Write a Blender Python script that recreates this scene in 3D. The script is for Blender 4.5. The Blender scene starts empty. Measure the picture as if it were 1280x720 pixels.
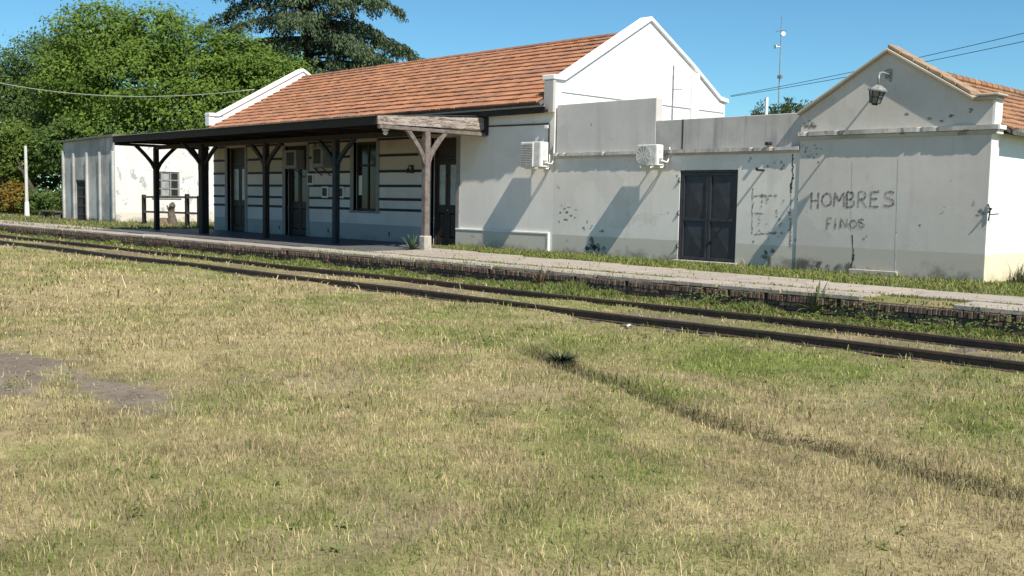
import bpy, bmesh, math, random
import numpy as np
from mathutils import Vector, Matrix

random.seed(7)
rng = np.random.default_rng(11)
scene = bpy.context.scene
COL = scene.collection

# ------------------------------------------------------------------ camera
cam_d = bpy.data.cameras.new('camera')
cam = bpy.data.objects.new('camera', cam_d)
COL.objects.link(cam)
CAM = Vector((21.776, -21.432, 1.481))
cR = Vector((0.69904, 0.71486, 0.01790)); cU = Vector((-0.07379, 0.04721, 0.99616)); cF = Vector((-0.71127, 0.69767, -0.08575))
cam.matrix_world = Matrix(((cR.x, cU.x, -cF.x, CAM.x), (cR.y, cU.y, -cF.y, CAM.y), (cR.z, cU.z, -cF.z, CAM.z), (0, 0, 0, 1)))
cam_d.sensor_width = 36.0
cam_d.lens = 1260.85 / 1280 * 36
cam_d.clip_end = 3000
scene.camera = cam

# ------------------------------------------------------------------ light
SUN = Vector((0.83, -0.19, 1.0)).normalized()          # towards the sun
world = bpy.data.worlds.new('World'); scene.world = world; world.use_nodes = True
wn = world.node_tree
sky = wn.nodes.new('ShaderNodeTexSky'); sky.sky_type = 'NISHITA'; sky.sun_disc = False
sky.sun_elevation = math.asin(SUN.z)
sky.sun_rotation = math.atan2(SUN.x, SUN.y)
sky.air_density = 1.0; sky.dust_density = 0.0; sky.ozone_density = 4.5; sky.altitude = 100
bg = wn.nodes['Background']; bg.inputs['Strength'].default_value = 0.085
tint = wn.nodes.new('ShaderNodeMix'); tint.data_type = 'RGBA'; tint.blend_type = 'MULTIPLY'; tint.inputs[0].default_value = 1.0
tint.inputs[7].default_value = (0.64, 0.99, 1.05, 1)                  # the photograph's cyan-leaning sky, all round
wn.links.new(sky.outputs[0], tint.inputs[6]); wn.links.new(tint.outputs[2], bg.inputs[0])
sd = bpy.data.lights.new('sun', 'SUN'); sd.energy = 5.0; sd.angle = math.radians(0.5); sd.color = (1, 0.94, 0.84)
so = bpy.data.objects.new('sun', sd); COL.objects.link(so)
so.rotation_euler = SUN.to_track_quat('Z', 'Y').to_euler()
so.location = (30, -20, 40)
scene.view_settings.view_transform = 'Standard'; scene.view_settings.look = 'None'
scene.view_settings.exposure = 0.5; scene.view_settings.gamma = 1.0
scene.view_settings.use_curve_mapping = False

# ------------------------------------------------------------------ helpers
class MB:
    """collects faces of ONE mesh"""
    def __init__(s): s.v = []; s.f = []
    def quad(s, a, b, c, d):
        n = len(s.v); s.v += [tuple(a), tuple(b), tuple(c), tuple(d)]; s.f.append((n, n+1, n+2, n+3)); return s
    def poly(s, pts):
        n = len(s.v); s.v += [tuple(p) for p in pts]; s.f.append(tuple(range(n, n+len(pts)))); return s
    def box(s, x0, x1, y0, y1, z0, z1):
        n = len(s.v)
        s.v += [(x0,y0,z0),(x1,y0,z0),(x1,y1,z0),(x0,y1,z0),(x0,y0,z1),(x1,y0,z1),(x1,y1,z1),(x0,y1,z1)]
        s.f += [tuple(n+i for i in q) for q in ((0,3,2,1),(4,5,6,7),(0,1,5,4),(1,2,6,5),(2,3,7,6),(3,0,4,7))]
        return s
    def prism(s, pts, d):
        """pts: 3-D outline; d: extrusion vector"""
        n = len(s.v); k = len(pts); d = Vector(d)
        s.v += [tuple(p) for p in pts] + [tuple(Vector(p)+d) for p in pts]
        s.f.append(tuple(n+i for i in range(k))); s.f.append(tuple(n+k+i for i in reversed(range(k))))
        for i in range(k):
            j = (i+1) % k; s.f.append((n+i, n+k+i, n+k+j, n+j))
        return s
    def tube(s, pts, r, n=8, cap=True):
        pts = [Vector(p) for p in pts]; rs = r if isinstance(r, (list, tuple)) else [r]*len(pts)
        rings = []; up = Vector((0.13, 0.21, 0.97))
        for i, p in enumerate(pts):
            t = (pts[min(i+1, len(pts)-1)] - pts[max(i-1, 0)]).normalized()
            a = t.cross(up)
            if a.length < 1e-3: a = t.cross(Vector((1, 0, 0)))
            a.normalize(); b = t.cross(a)
            base = len(s.v)
            for k in range(n):
                an = 2*math.pi*k/n
                s.v.append(tuple(p + (a*math.cos(an) + b*math.sin(an))*rs[i]))
            rings.append(base)
        for q in range(len(rings)-1):
            for k in range(n):
                k2 = (k+1) % n
                s.f.append((rings[q]+k, rings[q]+k2, rings[q+1]+k2, rings[q+1]+k))
        if cap:
            s.f.append(tuple(rings[0]+k for k in reversed(range(n)))); s.f.append(tuple(rings[-1]+k for k in range(n)))
        return s
    def bar(s, p, q, w, h):
        """square bar from p to q; w sideways, h across"""
        p = Vector(p); q = Vector(q); t = (q-p).normalized()
        up = Vector((0,0,1)) if abs(t.z) < 0.95 else Vector((0,1,0))
        a = t.cross(up).normalized()*w/2; b = a.cross(t).normalized()*h/2
        return s.prism([p+a+b, p-a+b, p-a-b, p+a-b], q-p)
    def ring(s, c, ax, r0, r1, d, n=20):
        """flat ring facing ax"""
        c = Vector(c); ax = Vector(ax).normalized(); a = ax.orthogonal().normalized(); b = ax.cross(a)
        base = len(s.v)
        for k in range(n):
            an = 2*math.pi*k/n; e = a*math.cos(an)+b*math.sin(an)
            s.v += [tuple(c+e*r0), tuple(c+e*r1), tuple(c+e*r1+ax*d), tuple(c+e*r0+ax*d)]
        for k in range(n):
            i = base+4*k; j = base+4*((k+1) % n)
            for m in range(4):
                m2 = (m+1) % 4; s.f.append((i+m, j+m, j+m2, i+m2))
        return s
    def mesh(s, name, mat, smooth=False, bevel=0.0):
        me = bpy.data.meshes.new(name); me.from_pydata(s.v, [], s.f)
        bm = bmesh.new(); bm.from_mesh(me)
        if bevel > 0:
            ed = [e for e in bm.edges if len(e.link_faces) == 2 and e.calc_face_angle(0) > 0.5]
            bmesh.ops.bevel(bm, geom=ed, offset=bevel, segments=1, affect='EDGES', clamp_overlap=True)
        bmesh.ops.recalc_face_normals(bm, faces=bm.faces)
        bm.to_mesh(me); bm.free()
        if smooth:
            me.polygons.foreach_set('use_smooth', [True]*len(me.polygons))
        me.materials.append(mat); return me
    def build(s, name, mat, parent=None, smooth=False, bevel=0.0):
        return link(bpy.data.objects.new(name, s.mesh(name, mat, smooth, bevel)), parent)

ORIGIN = {}
def link(o, parent=None):
    COL.objects.link(o)
    if parent is not None:
        o.parent = parent
        o.matrix_parent_inverse = Matrix.Translation(-ORIGIN.get(parent.name, Vector((0, 0, 0))))
    return o
def thing(name, label, cat, loc=(0, 0, 0), group=None):
    o = bpy.data.objects.new(name, None); COL.objects.link(o); o.location = loc
    ORIGIN[o.name] = Vector(loc); o.empty_display_size = 0.2
    return tag(o, label, cat, group)
def tag(o, label=None, cat=None, group=None, kind=None):
    if label: o['label'] = label
    if cat: o['category'] = cat
    if group: o['group'] = group
    if kind: o['kind'] = kind
    return o

def np_mesh(name, V, F, mat, parent=None, color=None, smooth=False):
    """V (n,3), F (m,k) of one face size; colour per vertex"""
    me = bpy.data.meshes.new(name); m, k = F.shape
    me.vertices.add(len(V)); me.vertices.foreach_set('co', V.astype(np.float32).ravel())
    me.loops.add(m*k); me.loops.foreach_set('vertex_index', F.astype(np.int32).ravel())
    me.polygons.add(m); me.polygons.foreach_set('loop_start', np.arange(0, m*k, k, dtype=np.int32))
    me.polygons.foreach_set('loop_total', np.full(m, k, dtype=np.int32))
    if smooth: me.polygons.foreach_set('use_smooth', np.ones(m, dtype=bool))
    me.update(calc_edges=True)
    if color is not None:
        a = me.color_attributes.new('Col', 'FLOAT_COLOR', 'POINT')
        c = np.ones((len(V), 4), np.float32); c[:, :3] = color; a.data.foreach_set('color', c.ravel())
    me.materials.append(mat)
    return link(bpy.data.objects.new(name, me), parent)

# value noise in numpy (for planting only)
_P = np.random.default_rng(3).random((256, 256))
def vnoise(x, y, sc, ox=0.0):
    x = np.asarray(x)/sc + 37.3 + ox; y = np.asarray(y)/sc + 91.7 + ox*1.7
    xi = np.floor(x).astype(int); yi = np.floor(y).astype(int); fx = x-xi; fy = y-yi
    fx = fx*fx*(3-2*fx); fy = fy*fy*(3-2*fy)
    g = lambda a, b: _P[a % 256, b % 256]
    return (g(xi,yi)*(1-fx)+g(xi+1,yi)*fx)*(1-fy) + (g(xi,yi+1)*(1-fx)+g(xi+1,yi+1)*fx)*fy
def fbm(x, y, sc, ox=0.0):
    return 0.5*vnoise(x,y,sc,ox)+0.3*vnoise(x,y,sc/2.3,ox+5)+0.2*vnoise(x,y,sc/5.1,ox+9)

# ------------------------------------------------------------------ materials
class NT:
    def __init__(s, name):
        s.m = bpy.data.materials.new(name); s.m.use_nodes = True; s.t = s.m.node_tree
        s.b = s.t.nodes['Principled BSDF']; s.out = s.t.nodes['Material Output']
        s.b.inputs['Roughness'].default_value = 0.85; s.b.inputs['Specular IOR Level'].default_value = 0.25
        s._pos = None
    def n(s, typ, **kw):
        nd = s.t.nodes.new('ShaderNode'+typ)
        for k, v in kw.items():
            if k in nd.bl_rna.properties and not isinstance(v, bpy.types.NodeSocket): setattr(nd, k, v)
        return nd
    def put(s, sock, v):
        if isinstance(v, bpy.types.NodeSocket): s.t.links.new(v, sock)
        elif isinstance(v, (tuple, list)) and len(v) == 3 and sock.type == 'RGBA': sock.default_value = (*v, 1)
        else: sock.default_value = v
    @property
    def pos(s):
        if s._pos is None: s._pos = s.n('NewGeometry').outputs['Position']
        return s._pos
    def xyz(s, v=None):
        nd = s.n('SeparateXYZ'); s.put(nd.inputs[0], v or s.pos); return nd.outputs
    def math(s, op, a, b=0.0, c=0.0, clamp=False):
        nd = s.n('Math'); nd.operation = op; nd.use_clamp = clamp
        s.put(nd.inputs[0], a); s.put(nd.inputs[1], b); s.put(nd.inputs[2], c); return nd.outputs[0]
    def vec(s, scale, v=None, off=(0,0,0)):
        nd = s.n('Mapping'); s.put(nd.inputs['Vector'], v or s.pos)
        nd.inputs['Scale'].default_value = scale; nd.inputs['Location'].default_value = off; return nd.outputs[0]
    def noise(s, sc, detail=4, rough=0.6, v=None, dist=0.0):
        nd = s.n('TexNoise'); s.put(nd.inputs['Vector'], v or s.pos)
        nd.inputs['Scale'].default_value = sc; nd.inputs['Detail'].default_value = detail
        nd.inputs['Roughness'].default_value = rough; nd.inputs['Distortion'].default_value = dist
        return nd.outputs['Fac']
    def step(s, v, a, b):
        nd = s.n('MapRange'); nd.interpolation_type = 'SMOOTHSTEP'; s.put(nd.inputs[0], v)
        nd.inputs[1].default_value = a; nd.inputs[2].default_value = b; return nd.outputs[0]
    def mix(s, f, a, b, mode='MIX'):
        nd = s.n('Mix'); nd.data_type = 'RGBA'; nd.blend_type = mode; nd.clamp_factor = True
        s.put(nd.inputs[0], f); s.put(nd.inputs[6], a); s.put(nd.inputs[7], b); return nd.outputs[2]
    def bump(s, h, strength=0.3, dist=0.02):
        nd = s.n('Bump'); s.put(nd.inputs['Height'], h); nd.inputs['Strength'].default_value = strength
        nd.inputs['Distance'].default_value = dist; s.t.links.new(nd.outputs[0], s.b.inputs['Normal'])
    def rand(s):
        o = s.n('ObjectInfo').outputs['Random']; i = s.n('NewGeometry').outputs['Random Per Island']
        return s.math('FRACT', s.math('ADD', o, i))
    def color(s, c): s.put(s.b.inputs['Base Color'], c)

def plaster(name, base, alt, dado=None, dz=0.0, peel=0.0, streak=0.15, dirt=0.6, peelcol=(0.30,0.29,0.27), smallpeel=0.0):
    t = NT(name)
    big = t.noise(0.55, 5, 0.62)
    c = t.mix(t.step(big, 0.35, 0.68), base, alt)
    st = t.noise(1.0, 5, 0.65, v=t.vec((2.6, 2.6, 0.16)))
    c = t.mix(t.math('MULTIPLY', t.step(st, 0.5, 0.75), streak), c, tuple(x*0.35 for x in base))
    # old patch repairs: irregular areas of slightly different wash
    vo = t.n('TexVoronoi'); vo.inputs['Scale'].default_value = 0.75
    wv = t.n('TexNoise'); t.put(wv.inputs['Vector'], t.pos); wv.inputs['Scale'].default_value = 2.2; wv.inputs['Detail'].default_value = 5
    ad = t.n('VectorMath'); ad.operation = 'MULTIPLY_ADD'; t.put(ad.inputs[0], wv.outputs['Color']); ad.inputs[1].default_value = (0.9, 0.9, 0.9); t.put(ad.inputs[2], t.pos)
    t.put(vo.inputs['Vector'], ad.outputs[0])
    vr = t.xyz(vo.outputs['Color'])[0]
    c = t.mix(t.math('MULTIPLY', t.step(vr, 0.45, 0.9), 0.22), c, tuple(x*0.74 for x in base))
    c = t.mix(t.math('MULTIPLY', t.step(vr, 0.35, 0.05), 0.20), c, tuple(min(1, x*1.22) for x in base))
    dr = t.noise(1.0, 6, 0.7, v=t.vec((9.0, 9.0, 0.35)))
    c = t.mix(t.math('MULTIPLY', t.step(dr, 0.56, 0.72), streak*0.9), c, tuple(x*0.45 for x in base))
    wash = t.noise(2.3, 6, 0.7)
    c = t.mix(t.math('MULTIPLY', t.step(wash, 0.52, 0.72), 0.16), c, tuple(min(1, x*1.3) for x in base))
    c = t.mix(t.math('MULTIPLY', t.step(t.noise(7.0, 6, 0.75), 0.58, 0.74), 0.28), c, tuple(x*0.62 for x in base))
    z = t.xyz()[2]
    wob = t.noise(1.7, 5, 0.7)
    if dado:
        e = t.math('SUBTRACT', z, t.math('MULTIPLY', t.math('SUBTRACT', wob, 0.5), 0.05))
        c = t.mix(t.step(e, dz+0.015, dz-0.015), c, dado)
    # damp, soil and lost paint close to the ground, in ragged patches
    h = t.math('ADD', z, t.math('MULTIPLY', t.math('SUBTRACT', t.noise(1.1, 6, 0.72), 0.5), 1.7))
    c = t.mix(t.math('MULTIPLY', t.step(h, 0.22, -0.12), dirt), c, (0.10, 0.085, 0.065))
    pm = t.noise(1.5, 8, 0.72, dist=0.4)
    pk = t.step(pm, 0.655-peel, 0.668-peel)
    c = t.mix(t.math('MULTIPLY', pk, 0.75), c, peelcol)
    if smallpeel:
        sp = t.step(t.noise(9.0, 3, 0.6), 0.74-smallpeel, 0.75-smallpeel)
        c = t.mix(t.math('MULTIPLY', sp, 0.6), c, tuple(x*0.5 for x in peelcol))
    t.color(c)
    hgt = t.math('ADD', t.math('MULTIPLY', t.noise(45, 3), 0.25), t.math('ADD', t.math('MULTIPLY', t.noise(3.2, 4), 0.8), t.math('MULTIPLY', pk, -0.8)))
    t.bump(hgt, 0.35, 0.012)
    t.b.inputs['Roughness'].default_value = 0.92
    return t.m

def flat(name, c, rough=0.7, metal=0.0, var=0.2, sc=6.0, bump=0.0, spec=0.25, second=None):
    t = NT(name)
    n = t.noise(sc, 5, 0.65)
    t.color(t.mix(t.step(n, 0.35, 0.7), c, second or tuple(x*(1-var) for x in c)))
    t.b.inputs['Roughness'].default_value = rough; t.b.inputs['Metallic'].default_value = metal
    t.b.inputs['Specular IOR Level'].default_value = spec
    if bump: t.bump(t.noise(sc*5, 4), bump, 0.01)
    return t.m

M = {}
M['annex'] = plaster('grey_annex_plaster', (0.66,0.615,0.55), (0.73,0.685,0.62), (0.54,0.495,0.415), 0.54, peel=0.012, streak=0.16, smallpeel=0.03)
M['parapet'] = plaster('weathered_parapet_plaster', (0.52,0.49,0.45), (0.40,0.375,0.345), peel=-0.02, streak=0.65)
M['upper'] = plaster('upper_parapet_plaster', (0.53,0.50,0.465), (0.60,0.565,0.53), peel=-0.01, streak=0.25, smallpeel=0.02)
M['house'] = plaster('house_plaster', (0.545,0.505,0.45), (0.60,0.56,0.505), (0.475,0.435,0.365), 0.57, peel=0.0, streak=0.16, smallpeel=0.025)
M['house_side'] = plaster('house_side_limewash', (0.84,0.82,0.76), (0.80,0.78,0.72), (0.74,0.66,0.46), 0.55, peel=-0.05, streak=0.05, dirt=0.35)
M['main'] = plaster('station_front_plaster', (0.72,0.675,0.62), (0.78,0.735,0.68), peel=-0.05, streak=0.08, dirt=0.45)
M['gable'] = plaster('white_gable_limewash', (0.86,0.85,0.82), (0.82,0.81,0.78), peel=-0.04, streak=0.05, peelcol=(0.62,0.6,0.56))
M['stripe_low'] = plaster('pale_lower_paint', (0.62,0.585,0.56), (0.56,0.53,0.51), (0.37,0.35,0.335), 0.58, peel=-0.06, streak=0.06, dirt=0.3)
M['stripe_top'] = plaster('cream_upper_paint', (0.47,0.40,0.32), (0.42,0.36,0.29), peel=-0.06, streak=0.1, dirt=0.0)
M['cornice'] = plaster('worn_cornice', (0.50,0.47,0.42), (0.30,0.28,0.25), peel=0.06, streak=0.2, dirt=0.0, peelcol=(0.17,0.15,0.13), smallpeel=0.06)
M['shed_front'] = plaster('streaked_shed_plaster', (0.50,0.49,0.46), (0.27,0.27,0.265), peel=0.03, streak=0.8, dirt=1.0, smallpeel=0.05)
M['shed_end'] = plaster('peeling_shed_limewash', (0.72,0.70,0.66), (0.62,0.60,0.57), (0.60,0.55,0.46), 0.5, peel=0.075, streak=0.15, dirt=0.6, peelcol=(0.30,0.30,0.31))
M['coping'] = plaster('tan_coping', (0.46,0.41,0.33), (0.36,0.31,0.24), peel=0.0, streak=0.2, dirt=0.0, peelcol=(0.22,0.19,0.15))
M['white_trim'] = flat('white_trim', (0.74,0.72,0.68), 0.8, var=0.15)
M['dark_band'] = flat('dark_band_paint', (0.022,0.024,0.03), 0.6, var=0.4)
M['dark_wood'] = flat('dark_brown_timber', (0.030,0.022,0.018), 0.65, var=0.45, sc=9, bump=0.2)
M['blue_wood'] = flat('dark_blue_timber', (0.022,0.028,0.038), 0.6, var=0.4, sc=9, bump=0.2)
M['door_wood'] = flat('dark_varnished_door', (0.040,0.027,0.020), 0.5, var=0.4, sc=8)
M['jamb'] = flat('grey_jamb_paint', (0.26,0.25,0.24), 0.7)
M['steel'] = flat('dark_gate_steel', (0.036,0.038,0.045), 0.45, var=0.35, sc=4, spec=0.4)
M['iron'] = flat('galvanised_iron', (0.36,0.35,0.33), 0.55, metal=0.3, var=0.5, sc=14)
M['black_iron'] = flat('black_iron', (0.03,0.03,0.03), 0.5)
M['tin'] = flat('weathered_roof_sheet', (0.16,0.15,0.14), 0.6, var=0.4, sc=3)
M['ac'] = flat('cream_ac_casing', (0.66,0.65,0.60), 0.5, var=0.18, sc=7, second=(0.50,0.48,0.43))
M['ac_side'] = flat('white_ac_panel', (0.80,0.79,0.75), 0.5, var=0.1)
M['ac_dark'] = flat('ac_grille', (0.30,0.28,0.26), 0.6)
M['glass'] = flat('window_glass', (0.022,0.022,0.022), 0.12, var=0.2, spec=0.35)
M['pale_pane'] = flat('mid_grey_pane', (0.36,0.37,0.37), 0.25, var=0.35, sc=3, spec=0.5)  # glossy panes coloured a mottled mid-grey
M['lampglass'] = flat('dusty_lamp_glass', (0.20,0.20,0.18), 0.25, var=0.4, sc=20, spec=0.5)
M['mortar'] = flat('dark_mortar', (0.10,0.085,0.07), 0.95, var=0.4, sc=5)
M['white_pole'] = flat('white_painted_pole', (0.62,0.61,0.56), 0.8, var=0.25)
M['grey_wood'] = flat('grey_weathered_wood', (0.15,0.125,0.10), 0.9, var=0.5, sc=8, bump=0.3)
M['fence_red'] = flat('rusty_fence_board', (0.17,0.085,0.05), 0.9, var=0.5, sc=5)
M['wire'] = flat('cable_rubber', (0.04,0.04,0.04), 0.6)
M['cable_light'] = flat('pale_cable', (0.36,0.37,0.30), 0.6)
M['paper'] = flat('white_paper', (0.75,0.74,0.70), 0.8, var=0.1)
M['ledge'] = flat('concrete_sill', (0.46,0.42,0.36), 0.9, var=0.3)

def timber_fascia():
    t = NT('peeling_white_timber')
    v = t.vec((0.9, 0.9, 9.0))
    n = t.noise(2.6, 6, 0.75, v=v, dist=0.5); n2 = t.noise(11, 5, 0.7, v=t.vec((0.7, 0.7, 4.0)))
    c = t.mix(t.step(n, 0.44, 0.58), (0.40,0.34,0.29), (0.12,0.085,0.065))
    c = t.mix(t.math('MULTIPLY', t.step(n2, 0.5, 0.66), 0.8), c, (0.48,0.43,0.38))
    t.color(c); t.bump(t.math('ADD', n, n2), 0.5, 0.02); return t.m
M['fascia'] = timber_fascia()
M['pale_post'] = flat('weathered_grey_post', (0.20,0.165,0.145), 0.9, var=0.45, sc=7, bump=0.3, second=(0.11,0.09,0.08))

def tile_mat(name, cols):
    t = NT(name); r = t.rand()
    c = t.mix(t.step(r, 0.0, 0.55), cols[0], cols[1]); c = t.mix(t.step(r, 0.62, 1.0), c, cols[2])
    c = t.mix(t.math('MULTIPLY', t.step(t.noise(0.9, 6, 0.75), 0.42, 0.66), 0.55), c, (0.15,0.095,0.07))
    c = t.mix(t.math('MULTIPLY', t.step(t.noise(14, 4, 0.7), 0.52, 0.7), 0.35), c, (0.40,0.24,0.16))
    t.color(c); t.bump(t.noise(40, 3), 0.3, 0.006); t.b.inputs['Roughness'].default_value = 0.9; return t.m
M['tile'] = tile_mat('terracotta_tile', [(0.375,0.180,0.098), (0.320,0.145,0.078), (0.265,0.120,0.066)])
M['tile2'] = tile_mat('faded_terracotta_tile', [(0.38,0.21,0.115), (0.31,0.165,0.09), (0.24,0.135,0.08)])

def brick_mat():
    t = NT('dirty_brick'); r = t.rand()
    c = t.mix(r, (0.185,0.110,0.076), (0.115,0.082,0.064))
    c = t.mix(t.step(t.noise(5, 5, 0.7), 0.48, 0.68), c, (0.085,0.072,0.052))
    c = t.mix(t.math('MULTIPLY', t.step(t.noise(1.3, 4, 0.7), 0.52, 0.66), 0.6), c, (0.20,0.155,0.11))
    t.color(c); t.bump(t.noise(30, 4), 0.6, 0.01); return t.m
M['brick'] = brick_mat()
def slab_mat():
    t = NT('old_concrete_slab'); r = t.rand()
    c = t.mix(r, (0.40,0.345,0.285), (0.33,0.285,0.235))
    c = t.mix(t.step(t.noise(2.2, 6, 0.72), 0.48, 0.7), c, (0.25,0.21,0.165))
    c = t.mix(t.math('MULTIPLY', t.step(t.noise(26, 4, 0.7), 0.55, 0.7), 0.5), c, (0.16,0.14,0.11))
    t.color(c); t.bump(t.noise(22, 5, 0.7), 0.5, 0.012); t.b.inputs['Roughness'].default_value = 0.95; return t.m
M['slab'] = slab_mat()
M['floor'] = flat('dark_platform_floor', (0.12,0.12,0.125), 0.6, var=0.35, sc=2.5, bump=0.1)
def rail_mat():
    t = NT('rusty_rail')
    c = t.mix(t.step(t.noise(7, 5, 0.7), 0.4, 0.65), (0.078,0.048,0.034), (0.040,0.030,0.026))
    t.color(c); t.b.inputs['Roughness'].default_value = 0.6; t.b.inputs['Specular IOR Level'].default_value = 0.4
    t.bump(t.noise(40, 3), 0.3, 0.005); return t.m
M['rail'] = rail_mat()

def leaf_mat(name, trans=0.35, spec=0.15):
    t = NT(name); a = t.n('VertexColor'); a.layer_name = 'Col'
    t.color(a.outputs[0]); t.b.inputs['Roughness'].default_value = 0.65; t.b.inputs['Specular IOR Level'].default_value = spec
    tr = t.n('BsdfTranslucent'); t.t.links.new(a.outputs[0], tr.inputs[0])
    mx = t.n('MixShader'); mx.inputs[0].default_value = trans
    t.t.links.new(t.b.outputs[0], mx.inputs[1]); t.t.links.new(tr.outputs[0], mx.inputs[2])
    t.t.links.new(mx.outputs[0], t.out.inputs[0]); return t.m
M['leaf'] = leaf_mat('tree_leaf', 0.46); M['needle'] = leaf_mat('cedar_needle', 0.15); M['grass'] = leaf_mat('grass_blade', 0.30)
def ground_mat():
    t = NT('dry_meadow_ground'); a = t.n('VertexColor'); a.layer_name = 'Col'
    c = a.outputs[0]
    c = t.mix(t.math('MULTIPLY', t.step(t.noise(9, 6, 0.75), 0.45, 0.68), 0.55), c, (0.12,0.09,0.05))
    c = t.mix(t.math('MULTIPLY', t.step(t.noise(38, 4, 0.75), 0.5, 0.66), 0.5), c, (0.34,0.28,0.15))
    t.color(c); t.bump(t.noise(24, 5, 0.75), 0.9, 0.04); t.b.inputs['Roughness'].default_value = 1.0
    t.b.inputs['Specular IOR Level'].default_value = 0.0; return t.m
M['ground'] = ground_mat()
M['bark'] = flat('tree_bark', (0.075,0.06,0.045), 0.95, var=0.5, sc=7, bump=0.4)
def spray_mat(name, c):
    t = NT(name); t.color(c); t.b.inputs['Roughness'].default_value = 0.9
    al = t.math('MULTIPLY', t.step(t.noise(26, 6, 0.85), 0.34, 0.60), t.math('ADD', 0.45, t.math('MULTIPLY', t.step(t.noise(4.5, 4, 0.7), 0.38, 0.62), 0.45))); t.put(t.b.inputs['Alpha'], al); return t.m
M['spray'] = spray_mat('black_spray_paint', (0.045,0.045,0.045))
M['soot'] = spray_mat('dark_wall_stain', (0.06,0.057,0.052))
M['crack'] = flat('bare_crack', (0.06,0.055,0.05), 0.95)
M['scar'] = spray_mat('bare_render_scar', (0.15,0.138,0.12))

# ------------------------------------------------------------------ ground
PLAT_Y = -5.59; GZ = -0.42
def dirt_mask(x, y):
    d = np.minimum(np.hypot((x-9.4)/2.5, (y+17.98)/0.74), np.hypot((x-12.0)/1.3, (y+17.38)/0.42))
    d = d + (fbm(x, y, 0.7, 2)-0.5)*1.5+(vnoise(x, y, 0.13, 3)-0.5)*0.5
    return np.clip((1.15-d)*3, 0, 1)
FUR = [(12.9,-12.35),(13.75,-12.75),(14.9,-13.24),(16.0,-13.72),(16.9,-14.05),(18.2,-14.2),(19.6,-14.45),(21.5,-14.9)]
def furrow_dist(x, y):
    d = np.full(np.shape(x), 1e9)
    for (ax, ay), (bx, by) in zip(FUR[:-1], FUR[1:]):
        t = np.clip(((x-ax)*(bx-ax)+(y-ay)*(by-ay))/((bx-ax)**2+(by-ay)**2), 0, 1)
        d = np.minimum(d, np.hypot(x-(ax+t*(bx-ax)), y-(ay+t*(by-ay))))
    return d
def green(x, y):
    """how green the meadow is at a spot"""
    g = fbm(x, y, 3.4, 1)*1.15 - 0.46 + (fbm(x, y, 0.8, 4)-0.5)*0.95
    g = g + 0.20*np.exp(-((y+10.6)/1.6)**2) + 0.10*np.exp(-((y+17.5)/1.2)**2)
    g = g + 0.55*np.exp(-((x-19.2)**2+(y+12.1)**2)/1.6)
    g = g + 0.35*np.exp(-((x-15.5)**2/3+(y+11.0)**2/0.6))
    return np.clip(g*1.45, 0, 1)
def worn(x, y):
    return np.clip((fbm(x, y, 1.9, 41)-0.56)*6, 0, 1)*np.clip((fbm(x, y, 0.5, 44)-0.34)*4, 0, 1)
def mottle(x, y):
    return 0.70+0.60*(0.5*vnoise(x, y, 0.42, 46)+0.5*vnoise(x, y, 0.17, 48))
def track_mask(y): return np.clip(1.0-np.abs(y+8.4)/1.5, 0, 1)
DRY = np.array([0.38,0.310,0.165]); GRN = np.array([0.16,0.195,0.050]); SOIL = np.array([0.19,0.155,0.115])
def ground_col(x, y):
    g = green(x, y)[..., None]; c = DRY*(1-g)+GRN*g
    c = c*(0.82+0.36*fbm(x, y, 1.3, 8))[..., None]*mottle(x, y)[..., None]
    w = worn(x, y)[..., None]; c = c*(1-0.5*w)+np.array([0.35,0.29,0.18])*0.5*w
    tm = (track_mask(y)*np.clip(fbm(x, y, 1.6, 12)*2.4-0.75, 0, 1))[..., None]; c = c*(1-tm)+SOIL*tm
    dm = dirt_mask(x, y)[..., None]; c = c*(1-dm)+np.array([0.235,0.195,0.155])*(0.75+0.5*vnoise(x, y, 0.3, 6))[..., None]*dm
    fm = np.clip(1-furrow_dist(x, y)/0.13, 0, 1)[..., None]; c = c*(1-0.75*fm)+np.array([0.06,0.05,0.03])*0.75*fm  # shadow of the furrow's grass put into the ground colour as dark soil
    far = (y > -5.4)[..., None]
    gg = np.clip(fbm(x, y, 5, 20)*1.6-0.2, 0, 1)[..., None]
    return np.where(far, np.array([0.23,0.20,0.12])*(1-gg)+np.array([0.115,0.145,0.045])*gg, c)
def ground_z(x, y):
    z = np.where(y < -5.45, GZ, -0.03)
    near = (y < -5.6)
    z = z + near*((fbm(x, y, 2.6, 30)-0.5)*0.10 + (fbm(x, y, 0.6, 33)-0.5)*0.045)
    z = z - near*0.07*np.clip(1-furrow_dist(x, y)/0.17, 0, 1)
    z = z + near*0.072*np.clip(1.6*track_mask(y), 0, 1)
    z = z + np.where((y > -1) & (x < -30), (fbm(x, y, 6, 40)-0.5)*0.12, 0)
    return z
xs = np.unique(np.concatenate([np.array([-900,-500,-300,-200,-140,-100,-80,-65,-55]), np.arange(-50, 4, 0.4), np.arange(4, 26, 0.11), np.array([28,32,40,60,100,200,400,900])]))
ys = np.unique(np.concatenate([np.array([-900,-400,-150,-60,-40,-30]), np.arange(-24, -5.6, 0.115), np.array([-5.5,-5.4,-4,-2,0,2,4,6,9,12,16,22,30,45,70,120,250,500,1200])]))
XX, YY = np.meshgrid(xs, ys, indexing='ij')
VV = np.stack([XX, YY, ground_z(XX, YY)], -1).reshape(-1, 3)
ii, jj = np.meshgrid(np.arange(len(xs)-1), np.arange(len(ys)-1), indexing='ij'); k = (ii*len(ys)+jj).ravel()
FF = np.stack([k, k+len(ys), k+len(ys)+1, k+1], -1)
tag(np_mesh('ground', VV, FF, M['ground'], None, ground_col(XX, YY).reshape(-1, 3), True), kind='structure')

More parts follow.
